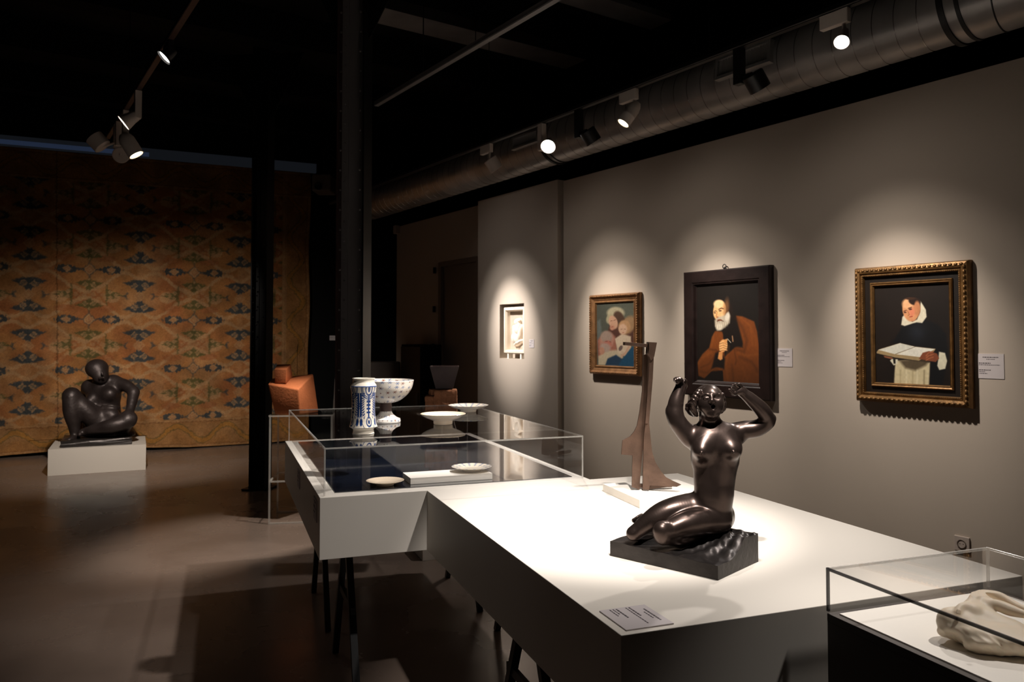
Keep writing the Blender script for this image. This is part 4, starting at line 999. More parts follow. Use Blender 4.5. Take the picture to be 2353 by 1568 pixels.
def starcol(th, z, r, s):
    n = th.size; c = np.ones((n, 3))*np.array((238, 232, 222))/255.
    nu, nv = 22, 9; rr = np.random.RandomState(5)
    L_ = th/(2*math.pi)*nu; Vv = z/.024; i = np.floor(L_).astype(int) % nu; j = np.floor(Vv).astype(int)
    ox = rr.rand(nu, 40)*.4+.3; oy = rr.rand(nu, 40)*.4+.3; kd = rr.rand(nu, 40)
    fx = (L_ % 1)-ox[i, j % 40]; fy = (Vv % 1)-oy[i, j % 40]; rad = np.hypot(fx, fy); an = np.arctan2(fy, fx)
    k_ = kd[i, j % 40]
    star = (rad < .10+.26*np.abs(np.cos(an*3))**3)
    blue = star & (k_ < .55); brn = star & (k_ > .75); dot = (rad < .11) & (k_ > .5)
    c[blue] = c[blue]*.35+np.array((70, 96, 150))/255.*.65; c[brn] = c[brn]*.4+np.array((120, 60, 40))/255.*.6; c[dot] = np.array((120, 62, 44))/255.
    tw = np.abs(np.sin(L_*3+Vv*2.1))+np.abs(np.sin(Vv*4.3-L_)) < .22; c[tw] = c[tw]*.6+np.array((110, 120, 150))/255.*.4
    return c
bp = onz(884, 972, ZL)
g = thing('footed_bowl', 'large white footed bowl with small blue stars behind the painted jar', 'bowl', bp+Vector((0, .03, 0)))
lathe('bowl', [(0, .098), (.030, .0985), (.060, .104), (.090, .122), (.115, .146), (.132, .174), (.140, .207), (.1405, .211), (.137, .211), (.128, .176), (.110, .150), (.085, .128), (.055, .111), (0, .105)], M['ceram'], g, n=360, sub=15, colfn=starcol, curve=True)
lathe('foot', [(0, .0005), (.074, .0005), (.0755, .008), (.074, .014), (.0735, .018), (.055, .026), (.038, .040), (.031, .052), (.030, .056), (0, .056)], M['ceram'], g, n=240, sub=6, colfn=starcol)
o = lathe('stem', [(.030, .054), (.029, .070), (.031, .080), (.029, .088), (.030, .0985)], M['cup'], g, n=48); tag(o, 'brown bare clay stem')
def dishcol(th, z, r, s):
    n = th.size; c = np.ones((n, 3))*np.array((238, 226, 206))/255.; L_ = th/(2*math.pi)*16
    m = (np.abs((L_ % 1)-.5) < .22*np.abs(np.sin(r*170))) & (s > .5) & (r > .05); c[m] = c[m]*.45+np.array((90, 110, 156))/255.*.55
    return c
def speccol(th, z, r, s):
    n = th.size; c = np.ones((n, 3))*np.array((240, 222, 196))/255.; m = (np.sin(th*40)*np.sin(z*900+r*500) > .72); c[m] = c[m]*.6+np.array((190, 130, 80))/255.*.4
    return c
def dish(label, px, py, z, r, h, foot, fn, cat='dish'):
    p = onz(px, py, z) if px else (A+UX*.675+UY*.215).to_3d()*1
    if not px: p.z = z
    o = lathe('dish', [(0, .0005), (foot, .0005), (foot*1.02, .004), (foot*1.05, h*.35), (r*.75, h*.62), (r*.97, h*.93), (r, h), (r*.98, h*1.02), (r*.72, h*.75), (foot, h*.5), (0, h*.45)], M['ceram'], n=160, sub=8, colfn=fn)
    o.location = p; return tag(o, label, cat, 'dishes of the long glass case')
dish('shallow blue and white dish at the back of the case lid', 1076, 947, ZL, .116, .040, .045, dishcol)
dish('speckled cream footed dish nearer the front of the case lid', 1018, 975, ZL, .112, .052, .046, speccol)
dish('small cream dish lying alone inside the long glass case', 885, 1116, T+.0035, .078, .022, .035, speccol)
wb_ = A+UX*.383+UY*.13
tag(box('display_block', 0, .36, 0, .15, 0, .026, M['whitec'], loc=(wb_.x, wb_.y, T+.0035), rot=(0, 0, PH), bevel=.001), 'low white block inside the long glass case', 'block')
dish('cream dish with blue lines resting on the white block inside the case', 0, 0, T+.030, .088, .02, .04, dishcol)

# ================================================================== acrylic stands and clay sculptures
def clear_stand(label, p, w_, d_, h_, rz, shelf=None, lw=.014, lm=None):
    g = thing('acrylic_stand', label, 'stand', p, rz, 'clear acrylic stands')
    box('stand_top', -w_/2, w_/2, -d_/2, d_/2, h_-.012, h_, M['glass'], g)
    for x0, x1, y0, y1 in ((-w_/2, w_/2, -d_/2-.004, -d_/2), (-w_/2, w_/2, d_/2, d_/2+.004), (-w_/2-.004, -w_/2, -d_/2, d_/2), (w_/2, w_/2+.004, -d_/2, d_/2)):
        box('polished_edge', x0, x1, y0, y1, h_-.012, h_, M['edge'], g)
    for sx in (-1, 1):
        for sy in (-1, 1):
            cx_, cy_ = sx*(w_/2-lw/2), sy*(d_/2-lw/2)
            box('leg', cx_-lw/2, cx_+lw/2, cy_-lw/2, cy_+lw/2, 0, h_-.012, lm or M['edge'], g)
    if shelf:
        for sy in (-1, 1): box('stretcher', -w_/2+lw, w_/2-lw, sy*(d_/2-lw/2)-.006, sy*(d_/2-lw/2)+.006, shelf-.006, shelf+.006, M['edge'], g)
        for sx in (-1, 1): box('stretcher', sx*(w_/2-lw/2)-.006, sx*(w_/2-lw/2)+.006, -d_/2+lw, d_/2-lw, shelf-.006, shelf+.006, M['edge'], g)
        for sy in (-1, 1): box('stretcher', -w_/2+lw, w_/2-lw, sy*(d_/2-lw/2)-.006, sy*(d_/2-lw/2)+.006, 0.0, .012, M['edge'], g)
    return g
n0 = onz(616, 1206, 0); rzS = math.radians(8); ex = Vector((math.cos(rzS), math.sin(rzS), 0)); ey = Vector((-math.sin(rzS), math.cos(rzS), 0))
wS, dS = .50, .44; hS = .872
clear_stand('clear acrylic stand carrying the terracotta house form', n0+ex*wS/2+ey*dS/2, wS, dS, hS, rzS, shelf=.34)
Z2 = 2.851
def q2(x, y, Y): return ony(580+x/Z2, 780+y/Z2, Y)
def house():
    f = 6.42; b = 6.72
    base = hS+.001
    P_ = dict(fl=q2(100, 292, f+.02), fr=q2(300, 330, f-.06), fbl=q2(122, 445, f), fbr=q2(312, 480, f-.05), br=q2(400, 225, b-.1), bbr=q2(436, 470, b-.12), bl=q2(130, 256, b), bbl=q2(150, 450, b))
    for k_ in ('fbl', 'fbr', 'bbr', 'bbl'): P_[k_].z = base
    P_['fbl'] = q2(150, 480, f); P_['fbl'].z = base
    bm = bmesh.new(); v = {k_: bm.verts.new(p) for k_, p in P_.items()}
    for fc in (('fbl', 'fbr', 'fr', 'fl'), ('fbr', 'bbr', 'br', 'fr'), ('bbr', 'bbl', 'bl', 'br'), ('bbl', 'fbl', 'fl', 'bl'), ('fl', 'fr', 'br', 'bl'), ('fbl', 'bbl', 'bbr', 'fbr')): bm.faces.new([v[k_] for k_ in fc])
    bmesh.ops.recalc_face_normals(bm, faces=bm.faces[:])
    bmesh.ops.bevel(bm, geom=bm.edges[:], offset=.012, segments=3, affect='EDGES', profile=.5)
    g = thing('terracotta_sculpture', 'orange terracotta house-shaped block with a stub chimney', 'sculpture', (0, 0, 0))
    c = sum(P_.values(), Vector())/8; g.location = (c.x, c.y, base)
    o = bm_obj('body', bm, M['terra'], g, smooth=True); o.location = -g.location; auto(o, .5)
    bm = bmesh.new(); cf, cb2 = 6.45, 6.60
    K = [q2(145, 196, cf), q2(222, 198, cf), q2(220, 290, cf-.01), q2(146, 290, cf), q2(162, 164, cb2), q2(252, 162, cb2), q2(268, 270, cb2), q2(170, 280, cb2)]
    vs = [bm.verts.new(p) for p in K]
    for fc in ((0, 1, 2, 3), (1, 5, 6, 2), (5, 4, 7, 6), (4, 0, 3, 7), (4, 5, 1, 0), (3, 2, 6, 7)): bm.faces.new([vs[i] for i in fc])
    bmesh.ops.recalc_face_normals(bm, faces=bm.faces[:])
    bmesh.ops.bevel(bm, geom=bm.edges[:], offset=.006, segments=2, affect='EDGES', profile=.5)
    o = bm_obj('chimney', bm, M['terra'], g, smooth=True); o.location = -g.location; auto(o, .5)
house()
# brick-like block with a dark cup
bY = 5.12
c0 = ony(1013, 953, bY); c0.z = 1.0
pw = onz(971, 1290, 0)
tag(box('floor_plinth', 0, .42, 0, .46, 0, .16, M['white'], loc=pw, rot=(0, 0, PH), bevel=.002), 'low pale plinth on the floor behind the display tables', 'plinth')
ctr = Vector((c0.x, c0.y+.04, .16))
clear_stand('clear acrylic stand under the rough clay block and cup', ctr, .26, .26, 1.0-.16, PH, lm=M['glass'])
bs = thing('clay_sculpture', 'rough orange clay block carrying a dark tapered cup', 'sculpture', (ctr.x, ctr.y, 1.0), math.radians(4))
def rough_block(name, dims, loc, m, amp, seed, rz=0, n=14):
    bm = bmesh.new(); bmesh.ops.create_cube(bm, size=1.0); bmesh.ops.subdivide_edges(bm, edges=bm.edges[:], cuts=n, use_grid_fill=True)
    from mathutils import noise
    for v in bm.verts:
        p = Vector((v.co.x*dims[0], v.co.y*dims[1], v.co.z*dims[2])); nn = v.co.normalized()
        k_ = noise.noise(p*26+Vector((seed, 0, 0)))*amp+noise.noise(p*70+Vector((seed, 9, 0)))*amp*.5
        lay = -.5*amp*(abs(math.sin((p.z+.02)*95)) < .18)*(abs(v.co.x) > .45 or abs(v.co.y) > .45)
        v.co = p+Vector((nn.x, nn.y, nn.z*.3))*(k_+lay)
    o = bm_obj(name, bm, m, bs, smooth=True); o.location = loc; o.rotation_euler = (0, 0, rz); return o
s5 = bY/1800/Z2
rough_block('clay_block', (150*s5, .13, 158*s5), (26*s5, 0, 158*s5/2+.003), M['brick'], .008, 3, .05)
rough_block('clay_block', (60*s5, .11, 112*s5), (-72*s5, .0, 60*s5+.003), M['brick'], .008, 8, -.1, 8)
rough_block('clay_block', (36*s5, .08, 38*s5), (-60*s5, .01, 138*s5+.003), M['brick'], .006, 12, .2, 5)
bm = bmesh.new(); zb = 166*s5; vs = []
for (hw, z) in ((56*s5, zb), (93*s5, zb+138*s5), (95*s5, zb+148*s5), (84*s5, zb+148*s5), (50*s5, zb+20*s5)):
    vs.append([bm.verts.new((20*s5+x*hw, y_*hw*.8, z)) for x, y_ in ((-1, -1), (1, -1), (1, 1), (-1, 1))])
bm.faces.new(vs[0][::-1]); bm.faces.new(vs[-1])
for a_, b_ in zip(vs, vs[1:]):
    for i in range(4): bm.faces.new((a_[i], a_[(i+1) % 4], b_[(i+1) % 4], b_[i]))
bmesh.ops.recalc_face_normals(bm, faces=bm.faces[:])
o = bm_obj('cup', bm, M['cup'], bs, bevel=.002); tag(o, 'dark glazed tapered cup')

# ================================================================== plate sculpture on a white base block
a = onz(1399, 1131, T); bsz = .33
pb = tag(box('sculpture_base', 0, bsz, 0, bsz, .0005, .030, M['whitec'], loc=(onz(1470, 1169, T)).to_tuple()[:2]+(T,), rot=(0, 0, PH-.06), bevel=.0008), 'low white block under the tall brown metal sculpture', 'plinth')
Zb = 2.53
def zb_(x, y, Y): return ony(1350+x/Zb, 750+y/Zb, Y)
fo = onz(1470, 1126, T+.0305)
Yp = fo.y
ps = thing('metal_sculpture', 'tall brown sculpture of bent metal plates with a top bar', 'sculpture', (fo.x, fo.y, T+.0305))
def plate(name, pts, Y, th, tilt=0.0, m=None):
    P_ = [zb_(x, y, Y+tilt*(x-330)/Zb*Y/1800) for x, y in pts]
    bm = bmesh.new(); A1 = [bm.verts.new(p) for p in P_]; B1 = [bm.verts.new(p+Vector((0, th, 0))) for p in P_]; n = len(P_)
    bm.faces.new(A1); bm.faces.new(B1[::-1])
    for i in range(n): bm.faces.new((A1[i], B1[i], B1[(i+1) % n], A1[(i+1) % n]))
    bmesh.ops.triangulate(bm, faces=[f for f in bm.faces if len(f.verts) > 4])
    o = bm_obj(name, bm, m or M['rust'], ps); o.location = -ps.location; return o
zf_ = 950
plate('left_plate', [(326, 168), (350, 160), (372, 175), (368, 300), (355, 420), (345, 520), (335, 600), (330, 640), (318, 760), (308, 860), (303, 950), (258, 936), (262, 752), (197, 746), (204, 664), (250, 640), (272, 612), (288, 580), (303, 500), (318, 380), (322, 270)], Yp, .010, .3)
plate('right_plate', [(352, 176), (386, 172), (380, 300), (366, 470), (358, 560), (366, 640), (376, 730), (395, 790), (425, 840), (458, 880), (500, 902), (545, 922), (520, 934), (430, 930), (362, 926), (357, 952), (321, 950), (324, 800), (328, 640), (338, 560), (348, 420), (356, 300)], Yp-.022, .012, -.25)
plate('inner_strip', [(362, 178), (376, 178), (366, 380), (350, 566), (336, 566), (350, 380)], Yp-.030, .010)
plate('upper_fin', [(322, 172), (346, 164), (338, 230), (320, 270)], Yp+.03, .008)
plate('head_block', [(356, 92), (404, 95), (388, 178), (372, 200), (350, 165), (358, 130)], Yp-.035, .05)
plate('foot_bar', [(303, 920), (500, 916), (490, 936), (303, 940)], Yp+.01, .02)
bm = bmesh.new(); p0 = zb_(212, 101, Yp-.05); p1 = zb_(362, 114, Yp-.01); d = (p1-p0).normalized(); up = Vector((0, 0, 1)); sd = d.cross(up).normalized(); up = sd.cross(d)
vs = []
for q in (p0, p1):
    hh = .0062; vs += [bm.verts.new(q+sd*sx*.009+up*sz*hh) for sx, sz in ((-1, -1), (1, -1), (1, 1), (-1, 1))]
for f in ((0, 1, 2, 3), (7, 6, 5, 4), (0, 4, 5, 1), (1, 5, 6, 2), (2, 6, 7, 3), (3, 7, 4, 0)): bm.faces.new([vs[i] for i in f])
o = bm_obj('top_bar', bm, M['rust'], ps, bevel=.001); o.location = -ps.location

# ================================================================== kneeling bronze woman
E0 = onz(1650, 1335, T); E1 = (onz(1402, 1278, T)-E0); L1 = E1.length; E1.normalize(); E2 = (onz(1744, 1291.5, T)-E0); L2 = E2.length; E2 = Vector((-E1.y, E1.x, 0)); E2 = E2 if E2.x > 0 else -E2
st = thing('bronze_statue', 'dark bronze kneeling nude woman with raised arms on the white table', 'statue', E0.to_tuple()[:2]+(T,))
nx, ny = 90, 64; a, b = np.meshgrid(np.linspace(0, 1, nx), np.linspace(0, 1, ny)); A1 = a*L1; B1 = b*L2
def ss(x, e0, e1): t_ = np.clip((x-e0)/(e1-e0), 0, 1); return t_*t_*(3-2*t_)
H = .036+.006*a
hump = .040*ss(B1, .05, .19)*(1-ss(A1, .10, .20))
pa = np.arctan2(A1-.155, .235-B1); pr = np.hypot(A1-.155, B1-.235)
fold = (.0042*np.sin(pa*15+6*np.sin(pr*22))+.0018*np.sin(pa*33+pr*40))*ss(pr, .05, .10)*(1-ss(pr, .20, .27))*(1-ss(A1, .13, .19))
crest = .012*np.exp(-((B1-.15)/.02)**2)*(1-ss(A1, .0, .07))
H = H+hump+fold*ss(np.minimum(A1, np.minimum(B1, L2-B1)), 0, .01)+crest+.0008*np.sin(A1*90+B1*60)
H = H-.012*(1-ss(B1, 0, .02))*ss(hump+.02, .0, .03)*0
V = np.array([list(E1*x+E2*y) for x, y in zip(A1.ravel(), B1.ravel())]); V[:, 2] = H.ravel()
i, j = np.meshgrid(np.arange(ny-1), np.arange(nx-1), indexing='ij'); Q = np.stack([i*nx+j, (i+1)*nx+j, (i+1)*nx+j+1, i*nx+j+1], -1).reshape(-1, 4)
idx = np.arange(nx*ny).reshape(ny, nx); per = np.concatenate([idx[0, :], idx[1:, -1], idx[-1, -2::-1], idx[-2:0:-1, 0]])
V2 = V[per].copy(); V2[:, 2] = .0005; n0_ = len(V); m0 = len(per); k_ = np.arange(m0)
Q2 = np.stack([per[k_], per[(k_+1) % m0], n0_+(k_+1) % m0, n0_+k_], -1)
bo = np_mesh('base', np.concatenate([V, V2]), np.concatenate([Q, Q2]), M['bronzeb'], st, True); auto(bo, .6)
def w3(v): return (v.x, v.y, v.z)
def Zp(x, y, Y): return w3(ony(1350+x/2.53, 750+y/2.53, Y))
U = 2.18/1800/2.53    # metres per zoomed pixel at the figure
S = Sculpt((.27, 2.0, T+.03), (.76, 2.42, T+.585), .0017)
def C(pts, rs, k=.012): S.chain([Zp(*p) for p in pts], [r*U for r in rs], k)
# pelvis, waist, ribcage
YB = 2.20
S.ell(Zp(705, 1075, YB+.01), (132*U, 112*U, 92*U), k=.02)
S.ell(Zp(745, 1100, YB+.035), (98*U, 105*U, 85*U), k=.02)
S.ell(Zp(735, 985, YB-.008), (112*U, 92*U, 100*U), k=.025)
S.ell(Zp(738, 890, YB-.012), (118*U, 80*U, 95*U), k=.025)
S.ell(Zp(742, 770, YB-.015), (140*U, 88*U, 130*U), k=.025)
S.ell(Zp(735, 660, YB-.005), (136*U, 78*U, 82*U), k=.02)
C([(620, 640, YB), (860, 622, YB+.005)], [52, 52], .02)
S.ell(Zp(738, 672, YB-.018), (122*U, 80*U, 95*U), k=.03)
# breasts
for x, y, dx in ((668, 712, -4), (842, 706, 6)):
    S.ell(Zp(x, y+2, YB-.048), (50*U, 38*U, 52*U), k=.030); S.ell(Zp(x+dx, y+20, YB-.062), (28*U, 24*U, 26*U), k=.022); S.ell(Zp(x+dx*1.3, y+26, YB-.0790), (6*U, 7*U, 6*U), k=.004)
# collar bones, neck
S.ell(Zp(735, 622, YB-.012), (104*U, 62*U, 48*U), k=.03)
C([(728, 620, YB-.005), (706, 520, YB-.020)], [64, 56], .016);
# navel, groin line
S.ell(Zp(710, 967, YB-.112), (7*U, 12*U, 8*U), k=.004, mode='cut')
# far thigh and knee, shin folded under
C([(625, 1060, YB+.01), (500, 1075, YB-.005), (400, 1115, YB-.01), (268, 1205, YB-.01)], [88, 72, 62, 38], .014)
C([(266, 1208, YB-.012), (330, 1215, YB+.05), (420, 1200, YB+.12)], [36, 34, 24], .01); C([(345, 1130, YB+.10), (270, 1130, YB+.045)], [22, 14], .01)
for i in range(4): C([(290+i*9, 1110-i*5, YB+.05), (262+i*9, 1128-i*6, YB+.035)], [7, 5], .004)
# near thigh and knee
C([(770, 1130, YB-.01), (640, 1138, YB-.045), (545, 1160, YB-.062), (435, 1205, YB-.075)], [72, 70, 62, 48], .010)
S.ell(Zp(440, 1208, YB-.082), (50*U, 46*U, 56*U), k=.012); S.ell(Zp(430, 1180, YB-.088), (36*U, 34*U, 36*U), k=.02)
C([(440, 1225, YB-.07), (560, 1225, YB-.04), (700, 1190, YB+.0)], [44, 46, 34], .010)
C([(700, 1195, YB), (790, 1185, YB+.03)], [30, 24], .008)
S.ell(Zp(782, 1110, YB+.035), (62*U, 80*U, 76*U), k=.02)
# viewer-left arm
YA = YB-.005
C([(598, 650, YA), (556, 600, YA-.004), (520, 550, YA-.006), (506, 510, YA-.006)], [54, 50, 47, 43], .012)
C([(506, 505, YA-.006), (515, 440, YA-.004), (535, 375, YA), (548, 338, YA+.002)], [42, 41, 32, 27], .010)
S.ell(Zp(476, 490, YA-.004), (16*U, 18*U, 20*U), k=.012)
C([(548, 338, YA), (530, 318, YA-.004), (516, 312, YA-.008)], [25, 20, 17], .006); C([(560, 340, YA+.002), (574, 352, YA+.006)], [16, 9], .005)
for i, (x, y) in enumerate(((504, 304), (516, 299), (529, 298), (541, 302))): C([(x+12, y+14, YA-.010-.003*i), (x+2, y+2, YA-.020-.002*i), (x+6, y+10, YA-.028)], [8, 7, 5], .003)
C([(566, 330, YA-.004), (574, 318, YA-.012), (566, 308, YA-.016)], [8, 7, 5], .003)
# viewer-right arm
C([(850, 640, YB+.002), (905, 606, YB-.004), (980, 596, YB-.012), (1045, 560, YB-.02)], [56, 50, 46, 40], .014)
C([(1052, 540, YB-.022), (1015, 488, YB-.035), (950, 425, YB-.045), (893, 378, YB-.05)], [38, 41, 34, 24], .010)
S.ell(Zp(1072, 532, YB-.02), (20*U, 18*U, 16*U), k=.010)
C([(898, 384, YB-.05), (892, 376, YB-.053), (880, 378, YB-.056)], [24, 22, 18], .006); C([(905, 366, YB-.052), (890, 362, YB-.056)], [15, 14], .006); C([(870, 382, YB-.056), (856, 392, YB-.058)], [14, 12], .006)
for x0, y0, x1, y1, x2, y2 in ((868, 378, 850, 364, 836, 358), (875, 369, 856, 351, 842, 343), (884, 360, 870, 345, 857, 335), (896, 350, 889, 339, 878, 335)):
    C([(x0, y0, YB-.058), (x1, y1, YB-.066), (x2, y2, YB-.072)], [7.5, 6.5, 5], .002)
C([(862, 388, YB-.058), (845, 392, YB-.066), (830, 376, YB-.072), (822, 368, YB-.074)], [11, 10, 8.5, 6], .003)
# head
YH = 2.17
S.ell(Zp(712, 428, YH), (72*U, 92*U, 84*U), k=.012)
S.ell(Zp(718, 472, YH-.006), (52*U, 74*U, 66*U), k=.016)
S.ell(Zp(722, 512, YH-.026), (26*U, 22*U, 20*U), k=.016)
S.ell(Zp(680, 455, YH-.022), (26*U, 30*U, 34*U), k=.02); S.ell(Zp(756, 455, YH-.022), (22*U, 30*U, 32*U), k=.02)
def fs(x, y):
    a = 1-((x-712)/72)**2-((y-428)/84)**2; b = 1-((x-718)/52)**2-((y-472)/66)**2
    return min(YH-92*U*math.sqrt(max(a, .05)), YH-.006-74*U*math.sqrt(max(b, .05)))
for x, y in ((692, 416), (749, 418)):
    S.ell(Zp(x, y-3, fs(x, y-3)-.0044), (25*U, 13*U, 12*U), k=.007, mode='cut')
    S.ell(Zp(x-(2 if x > 720 else 0), y+2, fs(x, y)+.0051), (18*U, 12*U, 9*U), k=.003)
C([(x, y, fs(x, y)+.0022) for x, y in ((668, 403), (690, 394), (711, 400))], [5, 5.5, 5], .006); C([(x, y, fs(x, y)+.0022) for x, y in ((734, 400), (747, 396), (758, 399))], [4, 4, 3], .009)
yn = fs(722, 425)
C([(721, 396, fs(721, 396)+.0028), (722, 412, yn-.0006), (723, 428, yn-.0045)], [8, 8, 10], .006); S.ell(Zp(723, 432, yn-.0065), (11*U, 9*U, 8*U), k=.004)
for q_ in (-1, 1): S.ell(Zp(723+q_*10, 436, yn-.0025), (8*U, 8*U, 7*U), k=.004); S.ell(Zp(723+q_*6, 442, yn-.0075), (3.6*U, 5*U, 3*U), k=.002, mode='cut')
ym = fs(730, 468)
S.ell(Zp(730, 468, ym+.0075), (26*U, 21*U, 30*U), k=.010)
n = 16
for i in range(n):
    a0, a1 = 2*math.pi*i/n, 2*math.pi*(i+1)/n
    S.cap(Zp(730+14*math.cos(a0), 468+17*math.sin(a0), ym-.0022), Zp(730+14*math.cos(a1), 468+17*math.sin(a1), ym-.0022), 4.2*U, 4.2*U, .003)
S.ell(Zp(730, 469, ym-.003), (11*U, 20*U, 14*U), k=.003, mode='cut')
S.ell(Zp(727, 510, fs(727, 505)+.0075), (22*U, 20*U, 15*U), k=.01)
fig = S.obj('figure', M['bronze'], st); fig.location = -st.location
# hair: combed waves, ridged
S = Sculpt((.455, 2.06, T+.31), (.66, 2.28, T+.56), .0013)
S.ell(Zp(704, 416, YH+.014), (82*U, 88*U, 78*U), k=.01)
S.ell(Zp(700, 470, YH+.032), (70*U, 60*U, 60*U), k=.02)
C([(646, 385, YH-.010), (622, 430, YH-.008), (614, 475, YH-.002), (630, 512, YH+.004)], [20, 22, 20, 12], .008)
C([(612, 440, YH+.010), (586, 472, YH+.016), (600, 504, YH+.018), (632, 518, YH+.018)], [22, 18, 16, 12], .010)
C([(778, 400, YH-.006), (786, 440, YH), (788, 480, YH+.006)], [16, 18, 14], .006); C([(786, 450, YH+.02), (790, 475, YH+.024), (776, 500, YH+.024)], [14, 14, 10], .006)
C([(764, 395, YH-.034), (782, 408, YH-.03), (790, 412, YH-.026)], [6, 5, 3], .003)
cc = Zp(704, 416, YH+.014)
def wave(X, Y, Z):
    ang = np.arctan2(Z-cc[2], X-cc[0]); ph = (Z-cc[2])*430+np.abs(X-cc[0])*-330+(Y-cc[1])*160+1.2*np.sin((X-cc[0])*130)
    side = np.clip((np.abs(X-cc[0])-.022)/.014, 0, 1)
    return -.0009*np.sin(ph)*side-.0003*np.sin(ph*2.7)*side
S.warp(wave)
hair = S.obj('hair', M['bronze'], st, 0); hair.location = -st.location

# ================================================================== seated statue in front of the rug
fl = onz(109, 1095, 0); fr = onz(335, 1080, 0); PXv = (fr-fl).normalized(); PYv = Vector((-PXv.y, PXv.x, 0)); rzP = math.atan2(PXv.y, PXv.x); pwid = (fr-fl).length
ph_ = .285; pdep = .86
tag(box('plinth', 0, pwid, 0, pdep, 0, ph_, M['plinth'], loc=fl, rot=(0, 0, rzP), bevel=.002), 'low white plinth on the floor in front of the rug', 'plinth')
ss_ = thing('seated_statue', 'dark brown seated nude statue on the low plinth by the rug', 'statue', (fl+PXv*.5*pwid+PYv*.4).to_tuple()[:2]+(ph_,), rzP)
k5 = 5.057
def Zq(x, y, Y): return w3(ony(80+x/k5, 800+y/k5, Y))
Yq = 9.15; U2 = Yq/1800/k5
bm = bmesh.new(); add_box(bm, -.36*1.03, .335, -.30, .30, .001, .075); bmesh.ops.subdivide_edges(bm, edges=bm.edges[:], cuts=4, use_grid_fill=True)
rr = random.Random(4)
for v in bm.verts:
    if v.co.z > .01: v.co += Vector((rr.uniform(-.005, .005), rr.uniform(-.005, .005), rr.uniform(-.004, .004)))
bm_obj('base', bm, M['bronzeb'], ss_)
S = Sculpt(Zq(240, 1100, Yq-.5), Zq(1260, 90, Yq+.55), .0085)
S.lo = np.array((min(Zq(240, 1100, 9.6)[0], Zq(240, 0, 8.7)[0]), 8.55, ph_+.05), np.float32); hi_ = np.array((Zq(1290, 0, 9.15)[0]+.1, 9.75, 1.42)); S.n = np.ceil((hi_-S.lo)/S.h).astype(int)+1
S.g = np.full(S.n, 1.0, np.float32); S.ax = [S.lo[i]+np.arange(S.n[i], dtype=np.float32)*S.h for i in range(3)]
def D(pts, rs, k=.04): S.chain([Zq(*p) for p in pts], [r*U2 for r in rs], k)
Y0 = Yq
S.ell(Zq(830, 880, Y0+.08), (215*U2, 230*U2, 150*U2), k=.06)
S.ell(Zq(820, 720, Y0+.10), (165*U2, 150*U2, 150*U2), k=.06)
S.ell(Zq(800, 560, Y0+.10), (195*U2, 150*U2, 160*U2), k=.06)
D([(650, 450, Y0+.12), (900, 400, Y0+.12)], [85, 90], .06)
S.ell(Zq(870, 535, Y0-.02), (66*U2, 60*U2, 66*U2), k=.09); S.ell(Zq(660, 600, Y0-.02), (60*U2, 60*U2, 66*U2), k=.04)
D([(770, 470, Y0+.08), (755, 370, Y0+.05)], [78, 66], .04)
# head looking down to the right
S.ell(Zq(722, 240, Y0+.03), (122*U2, 130*U2, 112*U2), k=.03); S.ell(Zq(765, 320, Y0-.01), (84*U2, 92*U2, 88*U2), k=.04); S.ell(Zq(775, 372, Y0-.03), (46*U2, 40*U2, 36*U2), k=.03)
D([(775, 275, Y0-.115), (788, 308, Y0-.118)], [13, 16], .03); D([(750, 350, Y0-.115), (800, 345, Y0-.115)], [14, 13], .015)
for x in (735, 818): S.ell(Zq(x, 280, Y0-.12), (24*U2, 22*U2, 14*U2), k=.015, mode='cut')
# band under the breast
D([(790, 672, Y0-.06), (900, 668, Y0-.05), (985, 690, Y0+.02)], [12, 12, 12], .012)
S.ell(Zq(860, 770, Y0-.03), (115*U2, 90*U2, 80*U2), k=.05)
# left shoulder with the arm going back to the ground
D([(620, 450, Y0+.12), (595, 540, Y0+.26), (600, 800, Y0+.38), (600, 1010, Y0+.42)], [70, 56, 46, 36], .04)
# right arm down to the knee
D([(930, 420, Y0+.12), (1060, 440, Y0+.08), (1150, 510, Y0+.04)], [85, 66, 58], .05); D([(1150, 515, Y0+.04), (1130, 620, Y0-.03), (1110, 715, Y0-.10)], [58, 54, 42], .03)
D([(1110, 715, Y0-.10), (1080, 770, Y0-.16), (1030, 800, Y0-.19)], [42, 40, 26], .02)
for i in range(4): D([(1090-i*20, 770-i*4, Y0-.19), (1060-i*18, 810+i*2, Y0-.22), (1050-i*16, 850, Y0-.22)], [14, 13, 10], .008)
D([(1130, 770, Y0-.15), (1160, 810, Y0-.18), (1160, 850, Y0-.19)], [14, 13, 10], .008)
# raised leg
D([(760, 880, Y0-.02), (600, 740, Y0-.15), (430, 560, Y0-.22)], [120, 100, 82], .05); S.ell(Zq(425, 545, Y0-.24), (88*U2, 80*U2, 84*U2), k=.04)
D([(415, 570, Y0-.26), (430, 740, Y0-.25), (455, 900, Y0-.24), (470, 1010, Y0-.24)], [78, 84, 60, 46], .03)
D([(475, 1030, Y0-.22), (440, 1060, Y0-.30), (400, 1072, Y0-.36)], [46, 40, 26], .02)
for i in range(4): D([(410-i*14, 1060, Y0-.34), (392-i*14, 1078-i*3, Y0-.38)], [14, 11], .008)
